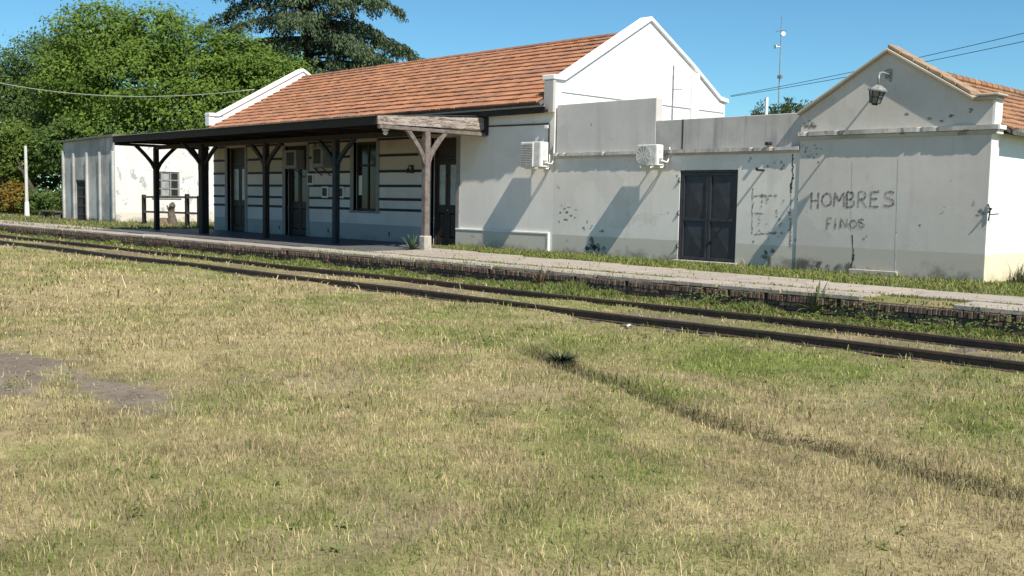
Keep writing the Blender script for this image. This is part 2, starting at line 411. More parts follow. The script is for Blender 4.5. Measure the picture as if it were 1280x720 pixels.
# ------------------------------------------------------------------ platform
plat = tag(bpy.data.objects.new('platform', None), kind='structure'); COL.objects.link(plat)
MB().box(-60, 24, -5.52, -5.40, -0.62, -0.075).build('platform_wall_core', M['mortar'], plat)
def jit(a): return random.uniform(-a, a)
bmesh_soldier = MB().box(-0.033, 0.033, -0.055, 0.06, -0.055, 0.055).mesh('brick', M['brick'], bevel=0.007)
bmesh_long = MB().box(-0.108, 0.108, -0.05, 0.05, -0.032, 0.032).mesh('brick', M['brick'], bevel=0.006)
x = 18.2; cnt = 0; rest = MB()
def rough_brick(mb, cx, cy, cz, hx, hy, hz):
    mb.box(cx-hx+jit(.006), cx+hx+jit(.006), cy-hy+jit(.01), cy+hy, cz-hz+jit(.006), cz+hz+jit(.004))
while x > -58:
    big = random.random() < 0.06
    if cnt < 300:
        if not big:
            o = bpy.data.objects.new('brick', bmesh_soldier); o.location = (x, -5.545+jit(0.014), -0.137+jit(0.006))
            o.rotation_euler = (jit(.03), jit(.045), jit(.05)); link(o, plat); cnt += 1
    elif not big: rough_brick(rest, x, -5.535, -0.137, 0.033, 0.055, 0.055)
    x -= 0.078
for row, z in enumerate((-0.232, -0.308, -0.384, -0.460)):
    x = 18.2 - 0.12*(row % 2)
    while x > -58:
        rough_brick(rest, x, -5.53+0.008*row+jit(.012), z, 0.108, 0.05, 0.032); x -= 0.238
tag(rest.build('brickwork', M['brick'], plat), kind='stuff')
# slabs along the edge and the broken second row
def slab(x0, x1, y0, y1, z, th=0.075):
    n = 5; pts = []
    for (ax, ay), (bx, by) in (((x0,y0),(x1,y0)), ((x1,y0),(x1,y1)), ((x1,y1),(x0,y1)), ((x0,y1),(x0,y0))):
        for i in range(n):
            t = i/n; pts.append((ax+(bx-ax)*t+jit(.018), ay+(by-ay)*t+jit(.018)))
    tx, ty = jit(.006), jit(.006)
    top = [(px, py, z+tx*(px-x0)+ty*(py-y0)) for px, py in pts]
    MB().prism(top, (0, 0, -th)).build('slab', M['slab'], plat, bevel=0.008)
x = 23.0
while x > -46:
    w = random.uniform(1.35, 1.75)
    if not (15.2 < x < 16.4) or x < 0:
        slab(x-w+0.03, x, PLAT_Y+0.015+jit(.012), -4.72+jit(.06), 0.0+jit(.008))
    x -= w
x = 22.6
while x > -1.2:
    w = random.uniform(1.7, 2.6); inner = -1.62 - max(0, (x-w/2))*0.115
    inner = max(inner, -3.45)
    if random.random() > 0.08: slab(x-w+0.04+jit(.05), x-jit(.05), -4.64+jit(.05), inner+jit(.12), 0.006+jit(.01))
    x -= w
MB().box(-20.2, -1.3, -4.62, -0.02, -0.10, 0.012).build('platform_floor', M['floor'], plat)
MB().box(-46, -20.25, -4.66, -3.3, -0.10, -0.004).build('packed_path', M['slab'], plat)

# ------------------------------------------------------------------ track
RZ = -0.243; RY = (-7.574, -9.25)
track = thing('railway_track', 'rusty broad gauge railway track half buried in grass below the platform', 'railway track', (0, -8.4, GZ))
prof = [(-0.035,0),(0.035,0),(0.036,-0.03),(0.010,-0.045),(0.009,-0.105),(0.062,-0.122),(0.062,-0.132),(-0.062,-0.132),(-0.062,-0.122),(-0.009,-0.105),(-0.010,-0.045),(-0.036,-0.03)]
for ry in RY:
    mb = MB(); X = np.arange(-75, 26, 1.5); rings = []
    for xx in X:
        dz = 0.010*math.sin(xx*0.7+ry)+0.006*math.sin(xx*2.1); dy = 0.012*math.sin(xx*0.31)
        base = len(mb.v); mb.v += [(xx, ry+dy+a, RZ+dz+b) for a, b in prof]; rings.append(base)
    n = len(prof)
    for a, b in zip(rings[:-1], rings[1:]):
        for i in range(n): mb.f.append((a+i, a+(i+1) % n, b+(i+1) % n, b+i))
    mb.f.append(tuple(rings[-1]+i for i in range(n)))
    mb.build('rail', M['rail'], track)
sl = MB().box(-0.12, 0.12, -1.02, 1.02, -0.12, 0.0).mesh('sleeper', M['grey_wood'], bevel=0.015)
x = 24.0
while x > -16:
    o = bpy.data.objects.new('sleeper', sl); o.location = (x, -8.41+jit(.05), RZ-0.137+jit(.012)); o.rotation_euler = (0, 0, jit(.03))
    link(o, track); x -= random.uniform(0.68, 0.8)

# ------------------------------------------------------------------ walls with openings
def wall_mesh(u0, u1, z0, z1, ops, P, t):
    """P(u, d, z) -> point; d = depth behind the face. ops: (u0,u1,z0,z1) cut right through"""
    us = sorted({u0, u1, *[o[0] for o in ops], *[o[1] for o in ops]}); zs = sorted({z0, z1, *[o[2] for o in ops], *[o[3] for o in ops]})
    us = [u for u in us if u0 <= u <= u1]; zs = [z for z in zs if z0 <= z <= z1]
    mb = MB(); solid = {}
    for i in range(len(us)-1):
        for j in range(len(zs)-1):
            cu = (us[i]+us[i+1])/2; cz = (zs[j]+zs[j+1])/2
            solid[i, j] = not any(o[0] < cu < o[1] and o[2] < cz < o[3] for o in ops)
    for (i, j), s in solid.items():
        if not s: continue
        a, b, c, d = us[i], us[i+1], zs[j], zs[j+1]
        mb.quad(P(a,0,c), P(b,0,c), P(b,0,d), P(a,0,d)); mb.quad(P(a,t,c), P(a,t,d), P(b,t,d), P(b,t,c))
        if not solid.get((i-1, j), False): mb.quad(P(a,0,c), P(a,0,d), P(a,t,d), P(a,t,c))
        if not solid.get((i+1, j), False): mb.quad(P(b,0,c), P(b,t,c), P(b,t,d), P(b,0,d))
        if not solid.get((i, j-1), False): mb.quad(P(a,0,c), P(a,t,c), P(b,t,c), P(b,0,c))
        if not solid.get((i, j+1), False): mb.quad(P(a,0,d), P(b,0,d), P(b,t,d), P(a,t,d))
    return mb
PF = lambda u, d, z: (u, d, z)

# flat marks painted on / scarred into a wall facing -Y
def stroke(mb, pts, w, y, taper=0.25):
    pts = [Vector((p[0], p[1])) for p in pts]
    L = []; R_ = []
    for i, p in enumerate(pts):
        t = (pts[min(i+1, len(pts)-1)]-pts[max(i-1, 0)])
        if t.length < 1e-6: t = Vector((1, 0))
        t.normalize(); nn = Vector((-t.y, t.x))*(w/2)*(1+jit(taper))
        L.append(p+nn); R_.append(p-nn)
    for i in range(len(pts)-1):
        yy = y
        mb.quad((R_[i].x,yy,R_[i].y), (R_[i+1].x,yy,R_[i+1].y), (L[i+1].x,yy,L[i+1].y), (L[i].x,yy,L[i].y))
def blob(mb, cx, cz, rx, rz, y, n=15, rough=0.5):
    mb.poly([(cx+rx*math.cos(a)*(1+jit(rough)), y, cz+rz*math.sin(a)*(1+jit(rough))) for a in [2*math.pi*i/n for i in range(n)]])
def jag(p, q, n, amp):
    return [(p[0]+(q[0]-p[0])*i/n+jit(amp), p[1]+(q[1]-p[1])*i/n+jit(amp)) for i in range(n+1)]
def dense(pts, n=5):
    out = []
    for a, b in zip(pts[:-1], pts[1:]):
        for i in range(n): t = i/n; out.append((a[0]+(b[0]-a[0])*t, a[1]+(b[1]-a[1])*t))
    return out+[pts[-1]]

# ------------------------------------------------------------------ station building
XL, XB, DEP = -18.597, 1.562, 8.571
st = thing('station_building', 'long station building with red tiled roof, white gables and black striped front', 'station building', (-8.5, 4.0, 0))
ops = [(-17.40,-15.95,0.0,3.50), (-12.85,-11.35,0.0,3.46), (-8.30,-6.95,1.04,3.48), (-3.96,-2.70,0.0,3.50)]
T = 0.30
wall_mesh(XL, -2.70, -0.3, 2.43, [(a,b,max(c,-0.3) if c > 0 else -0.3,d) for a,b,c,d in ops], PF, T).build('lower_wall', M['stripe_low'], st)
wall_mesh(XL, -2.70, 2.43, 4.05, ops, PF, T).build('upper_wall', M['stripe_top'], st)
MB().box(-2.70, XB, 0, T, -0.3, 4.15).build('plain_wall', M['main'], st)
# black bands between the openings
for z, hh in ((3.533,0.035), (2.979,0.045), (2.432,0.045), (1.929,0.045), (1.472,0.045), (1.108,0.045)):
    segs = [(XL, -17.62), (-15.72, -13.08), (-11.22, -8.52), (-6.88, -4.16)]
    if z < 1.2 : pass
    if z > 3.4: segs = [(XL, -17.5), (-15.85, -12.95), (-11.25, -8.4), (-6.9, -4.05)]
    for a, b in segs:
        if z == 2.432 or z == 1.929:
            pass
        MB().box(a, b, -0.025, 0.05, z-hh, z+hh).build('dark_band', M['dark_band'], st, bevel=0.006)
# surrounds and doors
def surround(o, sill=False):
    a, b, c, d = o
    for p, q in ((a-0.20, a), (b, b+0.17)): MB().box(p, q, -0.035, 0.12, max(c, 0), d+0.03).build('window_jamb' if sill else 'door_jamb', M['jamb'], st, bevel=0.01)
def double_door(o, pale_pane=True):
    a, b, c, d = o; y = 0.17; zt = d-0.72
    fr = MB().box(a+0.002, a+0.09, y-0.03, y+0.08, 0, d).box(b-0.09, b-0.002, y-0.03, y+0.08, 0, d).box(a+0.09, b-0.09, y-0.03, y+0.08, d-0.08, d-0.002).box(a+0.09, b-0.09, y-0.03, y+0.08, zt, zt+0.10)
    door = fr.build('door', M['door_wood'], st, bevel=0.008)
    MB().box(a+0.09, b-0.09, y+0.02, y+0.03, zt+0.10, d-0.08).build('transom_pane', M['door_wood'], door)
    mid = (a+b)/2
    for p, q in ((a+0.092, mid-0.006), (mid+0.006, b-0.092)):
        w = q-p; s = 0.11
        lf = MB().box(p, p+s, y, y+0.045, 0.02, zt-0.004).box(q-s, q, y, y+0.045, 0.02, zt-0.004).box(p+s, q-s, y, y+0.045, 0.02, 0.25).box(p+s, q-s, y, y+0.045, 1.05, 1.32).box(p+s, q-s, y, y+0.045, zt-0.16, zt-0.004)
        lf.box(p+s+0.03, q-s-0.03, y+0.012, y+0.03, 0.28, 1.02)
        lf.build('door_leaf', M['door_wood'], door, bevel=0.006)
        MB().box(p+s, q-s, y+0.02, y+0.028, 1.32, zt-0.16).build('pane', M['pale_pane'] if pale_pane else M['glass'], door)
    MB().tube([(mid+0.06, y-0.05, 1.15), (mid+0.06, y+0.01, 1.15)], 0.025, 8).build('handle', M['iron'], door)
    MB().box(a+0.01, b-0.01, T, T+0.03, 0, d).build('dark_interior', M['black_iron'], door)
surround(ops[0]); double_door(ops[0])
surround(ops[1]); double_door(ops[1], False)
surround(ops[3]); double_door(ops[3])
surround(ops[2], True)
a, b, c, d = ops[2]
win = MB().box(a+0.002, a+0.08, 0.13, 0.22, c, d).box(b-0.08, b-0.002, 0.13, 0.22, c, d).box(a+0.08, b-0.08, 0.13, 0.22, d-0.09, d-0.002).box(a+0.08, b-0.08, 0.13, 0.22, c+0.002, c+0.09).box((a+b)/2-0.04, (a+b)/2+0.04, 0.135, 0.215, c+0.09, d-0.09).box(a+0.08, (a+b)/2-0.04, 0.14, 0.21, 2.62, 2.70).box((a+b)/2+0.04, b-0.08, 0.14, 0.21, 2.62, 2.70).build('window', M['door_wood'], st, bevel=0.006)
for p, q in ((a+0.08, (a+b)/2-0.04), ((a+b)/2+0.04, b-0.08)):
    for z0, z1 in ((c+0.09, 2.62), (2.70, d-0.09)):
        MB().box(p, q, 0.17, 0.178, z0, z1).build('pane', M['glass'], win)
MB().box(a+0.09, a+0.30, 0.155, 0.165, 1.6, 2.3).build('paper_notice', M['paper'], win)
MB().box(a-0.22, b+0.2, -0.06, 0.10, c-0.07, c-0.002).build('sill', M['jamb'], win, bevel=0.01)
MB().box(a+0.01, b-0.01, T, T+0.03, c, d).build('dark_interior', M['black_iron'], win)
# plinth of the plain bay, with white edging
MB().box(-2.66, 1.40, -0.055, 0.02, -0.3, 0.535).build('plinth', M['annex'], st, bevel=0.01)
MB().box(-2.66, 1.46, -0.07, 0.02, 0.535, 0.585).build('plinth_edging', M['white_trim'], st, bevel=0.008)
MB().box(1.40, 1.46, -0.07, 0.02, -0.05, 0.535).build('plinth_edging', M['white_trim'], st, bevel=0.008)
# gables
def gable_outline(x):
    return [(x,0.302,-0.3), (x,DEP,-0.3), (x,DEP+0.02,5.0), (x,DEP-0.30,5.03), (x,6.66,5.98), (x,4.285,7.22), (x,0.36,4.99), (x,0.302,4.99)]
MB().prism(gable_outline(XB-0.32), (0.32, 0, 0)).build('gable_wall', M['gable'], st)
MB().prism([(XL-0.02,0.302,-0.3), (XL-0.02,DEP,-0.3), (XL-0.02,DEP,4.85), (XL-0.02,4.285,7.19), (XL-0.02,0.305,4.975), (XL-0.02,0.302,4.9)], (0.30, 0, 0)).build('gable_wall', M['gable'], st)
MB().box(XL-0.02, XL+0.28, -0.10, 0.302, 3.9, 4.865).build('gable_wall', M['gable'], st)
def coping(x0, w, pts, h=0.14):
    mb = MB()
    for (y0, z0), (y1, z1) in zip(pts[:-1], pts[1:]):
        mb.prism([(x0,y0,z0), (x0,y1,z1), (x0,y1,z1+h), (x0,y0,z0+h)], (w, 0, 0))
    return mb.build('coping', M['gable'], st, bevel=0.015)
MB().box(XB-0.32, XB, 0.0, 0.30, 4.152, 4.988).build('gable_end', M['gable'], st)
coping(XB-0.40, 0.48, [(-0.14,4.99), (0.36,4.995), (4.285,7.225), (6.66,5.985), (8.25,5.06), (DEP+0.15,5.0)])
coping(XL-0.10, 0.44, [(-0.36,4.86), (0.10,4.865), (4.285,7.195), (DEP,4.855)])
MB().box(XB-0.33, XB+0.05, -0.13, -0.02, 4.05, 4.985).build('gable_pier', M['parapet'], st, bevel=0.01)
MB().box(XL-0.06, XL+0.30, -0.36, -0.102, 4.45, 4.855).build('gable_pier', M['gable'], st, bevel=0.02)
MB().box(XB, XB+0.035, 0.25, DEP-0.05, 4.66, 4.72).build('string_course', M['gable'], st, bevel=0.006)
MB().box(XB, XB+0.10, 6.55, 6.95, 3.6, 5.83).build('gable_pilaster', M['gable'], st, bevel=0.02)
# rear and roof body
MB().box(XL+0.28, XB-0.32, DEP-0.3, DEP, -0.3, 4.4).build('rear_wall', M['main'], st)
RS = (6.90-4.318)/(4.285+0.4)                                        # roof slope
roofz = lambda y: 4.318+(y+0.4)*RS if y <= 4.285 else 6.90-(y-4.285)*RS
roof = MB().prism([(XL+0.29,-0.32,roofz(-0.32)-0.03), (XL+0.29,4.285,6.87), (XL+0.29,4.285,6.75), (XL+0.29,-0.26,roofz(-0.26)-0.14)], (XB-0.33-XL-0.29, 0, 0)).prism([(XL+0.29,4.285,6.87), (XL+0.29,DEP+0.5,roofz(DEP+0.5)), (XL+0.29,DEP+0.5,roofz(DEP+0.5)-0.1), (XL+0.29,4.285,6.75)], (XB-0.33-XL-0.29, 0, 0)).build('roof', M['tin'], st)
# eave: timber soffit and gutter
MB().box(XL+0.29, XB-0.14, -0.27, 0.0, 4.06, 4.14).build('eave_soffit', M['dark_wood'], roof)
MB().box(XL+0.29, XB-0.14, -0.29, -0.25, 4.04, 4.26).build('eave_board', M['dark_wood'], roof)
g = MB(); n = 7
for i in range(n):
    a0, a1 = math.pi+math.pi*i/n, math.pi+math.pi*(i+1)/n
    y0, z0, y1, z1 = -0.33+0.04*math.cos(a0), 4.25+0.05*math.sin(a0), -0.33+0.04*math.cos(a1), 4.25+0.05*math.sin(a1)
    g.quad((XL,y0,z0), (XB-0.1,y0,z0), (XB-0.1,y1,z1), (XL,y1,z1))
g.poly([(XB-0.1,-0.33+0.04*math.cos(math.pi+math.pi*i/n),4.25+0.05*math.sin(math.pi+math.pi*i/n)) for i in range(n+1)])
g.build('gutter', M['iron'], roof)
# tiles
def tile_profile(w, l, thick=0.022, roll=0.022, n=8):
    """one interlocking tile: lower end at y=0, upper at y=l"""
    xs_ = [w*(i/n-0.5) for i in range(n+1)]
    hs = [roll*(0.5-0.5*math.cos(4*math.pi*i/n)) for i in range(n+1)]
    return xs_, hs, thick
def add_tile(mb, w, l, tilt=0.050, thick=0.046, roll=0.024):
    n = 8; X_ = [w*(i/n-0.5) for i in range(n+1)]; H_ = [roll*(0.5-0.5*math.cos(4*math.pi*i/n)) for i in range(n+1)]
    b = len(mb.v)
    for i in range(n+1):
        mb.v += [(X_[i], 0, tilt+H_[i]), (X_[i], l, H_[i]*0.8), (X_[i], 0, tilt+H_[i]-thick)]
    for i in range(n):
        p = b+3*i; mb.f += [(p, p+3, p+4, p+1), (p+2, p+5, p+3, p)]
    mb.f += [(b, b+1, b+2), (b+3*n, b+3*n+2, b+3*n+1)]
def tile_roof(parent, mat, origin, ax, up, ncol, nrow, w, exp_, keep):
    """origin lower right corner; ax unit along the eave, up unit up the slope; keep(c, r) -> own object"""
    ax = Vector(ax); up = Vector(up); nm = ax.cross(up); 
    rot = Matrix((ax, up, nm)).transposed()
    mb = MB(); add_tile(mb, w*0.985, exp_*1.22); me = mb.mesh('tile', mat)
    base = np.array(mb.v); fa = mb.f
    V_ = []; F3 = []; F4 = []; off = 0; k = 0
    order = sorted([(keep(c, r), c, r) for r in range(nrow) for c in range(ncol)])
    for rank, (q, c, r) in enumerate(order):
        sx = 0.5*w*(r % 2)
        p = Vector(origin)+ax*(w*(c+0.5)-0*sx+jit(.005))+up*(exp_*r+jit(.014))+nm*(0.004+abs(jit(.012))-0.025*math.sin(c*w*0.33+1.0)*math.sin(math.pi*r/nrow))
        jr = Matrix.Rotation(jit(.03), 3, 'Z') @ Matrix.Rotation(jit(.02), 3, 'X')
        if rank < 300:
            o = bpy.data.objects.new('tile', me); o.matrix_world = Matrix.Translation(p) @ (rot @ jr).to_4x4(); link(o, parent)
        else:
            A = np.array(rot @ jr); V_.append(base @ A.T + np.array(p))
    if V_:
        nv = len(base); VV_ = np.concatenate(V_); mesh_f = []
        me2 = bpy.data.meshes.new('tile_field')
        fs = []
        for i in range(len(V_)):
            fs += [tuple(j+i*nv for j in f) for f in fa]
        me2.from_pydata([tuple(v) for v in VV_], [], fs); me2.materials.append(mat)
        tag(link(bpy.data.objects.new('tile_field', me2), parent), kind='stuff')
sl_len = math.hypot(4.685, 6.90-4.318); upv = (0, 4.685/sl_len, (6.90-4.318)/sl_len)
NR = 15; NC = 82; tw = (XB-0.36-(XL+0.31))/NC
tile_roof(roof, M['tile'], (XL+0.31, -0.40, roofz(-0.40)-0.012), (1, 0, 0), upv, NC, NR, tw, (sl_len+0.05)/NR, lambda c, r: -c-0.001*r)
rd = MB()
for i in range(52):
    xx = XL+0.35+i*0.378
    rd.tube([(xx, 4.285, 6.885), (xx+0.40, 4.285, 6.90+0.012)], [0.115, 0.10], 8)
tag(rd.build('ridge_tiles', M['tile'], roof, smooth=False), kind='stuff')
# conduit on the plain bay
MB().tube([(-1.19,-0.03,3.765), (1.36,-0.03,3.735), (1.372,-0.03,3.70), (1.38,-0.03,2.6)], 0.022, 8).build('conduit', M['black_iron'], st)
MB().box(1.22, 1.37, -0.08, 0, 3.60, 3.70).build('junction_box', M['ac_side'], st, bevel=0.01)
# fittings under the canopy
def small_box(x0, x1, z0, z1, dep, mat, name='meter_box'):
    o = MB().box(x0, x1, -dep, 0, z0, z1).build(name, mat, st, bevel=0.012); return o
for (cx, cz) in ((-11.05,2.17), (-10.08,1.69), (-9.08,1.69)):
    bx = small_box(cx-0.21, cx+0.21, cz-0.21, cz+0.21, 0.05, M['white_trim'])
    MB().box(cx-0.14, cx+0.14, -0.065, -0.048, cz-0.14, cz+0.15).build('box_opening', M['black_iron'], bx)
MB().tube([(-10.75,-0.06,3.5), (-10.75,-0.08,3.1), (-10.62,-0.10,2.95), (-10.62,-0.06,2.43)], 0.04, 8).build('drain_pipe', M['jamb'], st)
wl = MB().box(-4.99, -4.87, -0.05, 0, 2.35, 2.62).tube([(-4.93,-0.05,2.58), (-4.93,-0.16,2.62), (-4.93,-0.2,2.52)], 0.02, 6).build('bell_bracket', M['black_iron'], st)
MB().tube([(-4.93,-0.2,2.52), (-4.93,-0.2,2.47), (-4.93,-0.2,2.36)], [0.02,0.06,0.085], 10).build('bell', M['black_iron'], wl)
for sx in (-9.9, -6.2, -13.3):
    mk = MB(); blob(mk, sx, 0.26, 0.05, 0.09, -0.004); mk.build('wall_hole', M['crack'], st)

# ------------------------------------------------------------------ split air conditioner condensers
def condenser(name, label, x0, x1, z0, z1, y0, y1, fan_frac=0.40, round_fan=True, group=None):
    t = thing(name, label, 'air conditioner', ((x0+x1)/2, 0, z0), group)
    cs = MB().box(x0, x1, y0, y1, z0, z1).build('casing', M['ac'], t, bevel=0.02)
    h = z1-z0; w = x1-x0
    if round_fan:
        c = (x0+w*fan_frac, y0-0.003, (z0+z1)/2); r = min(h, w)*0.44
        gr = MB()
        for i in range(6): gr.ring(c, (0,-1,0), r*(i+0.6)/6, r*(i+0.78)/6, 0.014, 24)
        for i in range(12):
            a = math.pi*2*i/12; gr.bar((c[0]+0.04*math.cos(a), y0-0.012, c[2]+0.04*math.sin(a)), (c[0]+r*math.cos(a), y0-0.012, c[2]+r*math.sin(a)), 0.007, 0.007)
        gr.build('fan_grille', M['ac_side'], cs)
        MB().ring((c[0], y0-0.006, c[2]), (0,-1,0), 0.004, r, 0.004, 24).build('fan_recess', M['ac_dark'], cs)
    else:
        MB().box(x0+0.05, x0+w*0.60, y0-0.008, y0+0.01, z0+0.05, z1-0.06).build('grille_recess', M['ac_dark'], cs)
        gr = MB()
        for i in range(13):
            zz = z0+0.07+(h-0.14)*i/12; gr.box(x0+0.05, x0+w*0.60, y0-0.022, y0-0.010, zz-0.009, zz+0.009)
        gr.build('louvres', M['ac'], cs)
        MB().box(x0+w*0.62, x0+w*0.655, y0-0.018, y0+0.01, z0+0.02, z1-0.02).build('rib', M['ac_side'], cs, bevel=0.004)
    sp = MB().box(x1-0.002, x1+0.016, y0+0.015, y1-0.015, z0+0.015, z1-0.015).build('side_panel', M['ac_side'], cs, bevel=0.005)
    MB().box(x1+0.014, x1+0.045, y0+0.10, y1-0.07, z0+0.08, z0+0.20).build('valve_cover', M['ac_dark'], sp, bevel=0.006)
    MB().box(x1+0.014, x1+0.022, y0+0.08, y1-0.07, z0+0.34, z1-0.14).build('rating_plate', M['ac'], sp)
    for bx in (x0+0.14, x1-0.12):
        b = MB().box(bx-0.02, bx+0.02, y0-0.01, 0.0, z0-0.045, z0-0.005).box(bx-0.02, bx+0.02, -0.04, 0.0, z0-0.045, z0+0.38)
        b.build('bracket', M['ac_side'], t, bevel=0.004)
    MB().tube([(x1+0.03,(y0+y1)/2,z0+0.14), (x1+0.08,-0.12,z0+0.10), (x1+0.07,-0.03,z0+0.22), (x1+0.07,-0.02,z1-0.05)], 0.022, 8).build('refrigerant_pipe', M['ac_side'], t)
    return t
condenser('air_conditioner', 'boxy cream condenser unit mounted beside the conduit on plain station wall', 0.70, 1.51, 2.47, 3.20, -0.52, -0.19, round_fan=False)
condenser('air_conditioner', 'condenser unit with round fan mounted across the ledge left of dark steel gate', 4.99, 5.64, 2.46, 3.01, -0.48, -0.20, 0.36)
# window units under the canopy
for i, (x0, x1, z0, z1, lb) in enumerate(((-12.25,-11.45,2.56,3.28,'old window air conditioner above brown door beneath the canopy'), (-10.40,-9.66,2.60,3.36,'old window air conditioner behind dark post above the meter boxes'))):
    t = thing('window_air_conditioner', lb, 'air conditioner', ((x0+x1)/2, 0, z0))
    cs = MB().box(x0, x1, -0.42, -0.02, z0, z1).build('casing', M['jamb'], t, bevel=0.02)
    MB().box(x0+0.14, x1-0.14, -0.428, -0.41, z0+0.13, z1-0.1).build('grille', M['black_iron'], cs)
    for bx in (x0+0.1, x1-0.1): MB().bar((bx,-0.38,z0-0.02), (bx,-0.01,z0-0.30), 0.03, 0.03).build('bracket', M['black_iron'], t)

# ------------------------------------------------------------------ canopy
cn = thing('platform_canopy', 'dark timber platform canopy on braced posts along the station front', 'canopy', (-10, -2.4, 0))
PY = -2.40; posts = [-19.0, -14.9, -10.27, -5.92, -1.32]; CY = -4.17
for i, px in enumerate(posts):
    end = i in (0, 4); mat = M['pale_post'] if i == 4 else (M['blue_wood'] if i == 3 else M['dark_wood'])
    h = 0.095 if i != 1 else 0.15
    p = MB().box(px-h, px+h, PY-h, PY+h, 0.0, 3.45)
    p = p.build('post', mat, cn, bevel=0.018)
    if i == 4: tag(p, 'weathered bare grey post')
    f = h+0.05
    MB().prism([(px-h-.004,PY-h-.004,2.45), (px+h+.004,PY-h-.004,2.45), (px+h+.004,PY+h+.004,2.45), (px-h-.004,PY+h+.004,2.45)], (0, 0, 0.36)).build('collar', mat, p, bevel=0.01)
    if i == 4:
        MB().box(px-0.14, px+0.14, PY-0.14, PY+0.14, -0.02, 0.42).build('post_plinth', M['ledge'], p, bevel=0.03)
    dirs = [(0,-1), (0,1)] if end else [(-1,0), (1,0)]
    if i == 1: dirs = [(-1,0), (1,0), (0,-1)]
    for dx, dy in dirs:
        pts = []
        for s in range(7):
            t = s/6; sp_ = (0.68 if i == 4 else 0.82) if dy else 0.98; top_ = 3.50 if dy else 3.37; out = 0.06+sp_*(t**1.15); zz = 2.55+(top_-2.55)*(t**0.85)
            pts.append((px+dx*out, PY+dy*out, zz))
        mb = MB()
        for q0, q1 in zip(pts[:-1], pts[1:]): mb.bar(q0, Vector(q1)+(Vector(q1)-Vector(q0))*0.06, 0.11, 0.13)
        mb.build('brace', mat, cn, bevel=0.006)
for px in (posts[0], posts[-1]): MB().box(px-0.07, px+0.07, CY+0.04, -0.02, 3.455, 3.56).build('end_beam', M['dark_wood'] if px < -5 else M['pale_post'], cn, bevel=0.01)
MB().box(-18.9, -1.42, PY-0.075, PY+0.075, 3.362, 3.53).build('beam', M['dark_wood'], cn, bevel=0.01)
czf = lambda y: 3.815+(y-CY)*(4.085-3.815)/(-CY)
for px in posts[1:-1]+[-17.0, -12.6, -8.1, -3.6]:
    MB().prism([(px-0.05,CY+0.04,3.57), (px-0.05,-0.02,3.60), (px-0.05,-0.02,czf(0)-0.04), (px-0.05,CY+0.04,czf(CY)-0.05)], (0.10, 0, 0)).build('rafter', M['dark_wood'], cn)
for py in (-3.6, -3.0, -1.8, -1.2, -0.6):
    MB().box(-19.05, -1.37, py-0.03, py+0.03, czf(py)-0.075, czf(py)-0.032).build('batten', M['dark_wood'], cn)
MB().prism([(-19.08,CY-0.02,3.56), (-1.36,CY-0.02,3.56), (-1.36,CY-0.02,3.80), (-19.08,CY-0.02,3.80)], (0, 0.05, 0)).build('front_fascia', M['dark_wood'], cn, bevel=0.006)
# right end: three weathered boards
zs_ = [(0, 0.34), (0.345, 0.67), (0.675, 1.0)]
for f0, f1 in zs_:
    b0, t0, b1, t1 = 3.571, 3.815, 3.646, 4.02
    q = lambda f, b, t: b+(t-b)*f
    MB().prism([(-1.355,CY,q(f0,b0,t0)), (-1.355,-0.03,q(f0,b1,t1)), (-1.355,-0.03,q(f1,b1,t1)), (-1.355,CY,q(f1,b0,t0))], (0.045+0.004*jit(1), 0, 0)).build('end_fascia_board', M['fascia'], cn, bevel=0.006)
MB().prism([(-19.13,CY,3.56), (-19.13,-0.03,3.62), (-19.13,-0.03,4.0), (-19.13,CY,3.80)], (0.045, 0, 0)).build('end_fascia', M['dark_wood'], cn)
MB().box(-1.42, -1.22, -0.12, -0.003, 3.50, 4.06).box(-1.36, -1.26, -0.22, -0.12, 3.50, 3.62).build('wall_bracket', M['black_iron'], cn, bevel=0.01)
# corrugated covering
mb = MB(); xr = np.arange(-19.2, -1.28, 0.04); top = []
for xx in xr:
    dz = 0.012*math.sin(xx*2*math.pi/0.12); b = len(mb.v)
    mb.v += [(xx, CY-0.12, czf(CY-0.12)+dz), (xx, -0.01, czf(0)+dz), (xx, CY-0.12, czf(CY-0.12)+dz-0.012), (xx, -0.01, czf(0)+dz-0.012)]; top.append(b)
for a_, b_ in zip(top[:-1], top[1:]):
    mb.f += [(a_, b_, b_+1, a_+1), (a_+2, a_+3, b_+3, b_+2), (a_, a_+2, b_+2, b_)]
mb.build('roof_sheet', M['tin'], cn)
lm = thing('canopy_lamp', 'small white lamp hanging under the right end of the canopy', 'lamp', (-1.84,-3.5,3.45))
MB().box(-1.92, -1.76, -3.58, -3.42, 3.44, 3.56).build('lamp_base', M['ac_side'], lm, bevel=0.02)
MB().tube([(-1.84,-3.5,3.44), (-1.84,-3.5,3.41), (-1.84,-3.5,3.36), (-1.84,-3.5,3.32)], [0.05,0.075,0.075,0.03], 10).build('lamp_glass', M['ac_side'], lm, smooth=True)

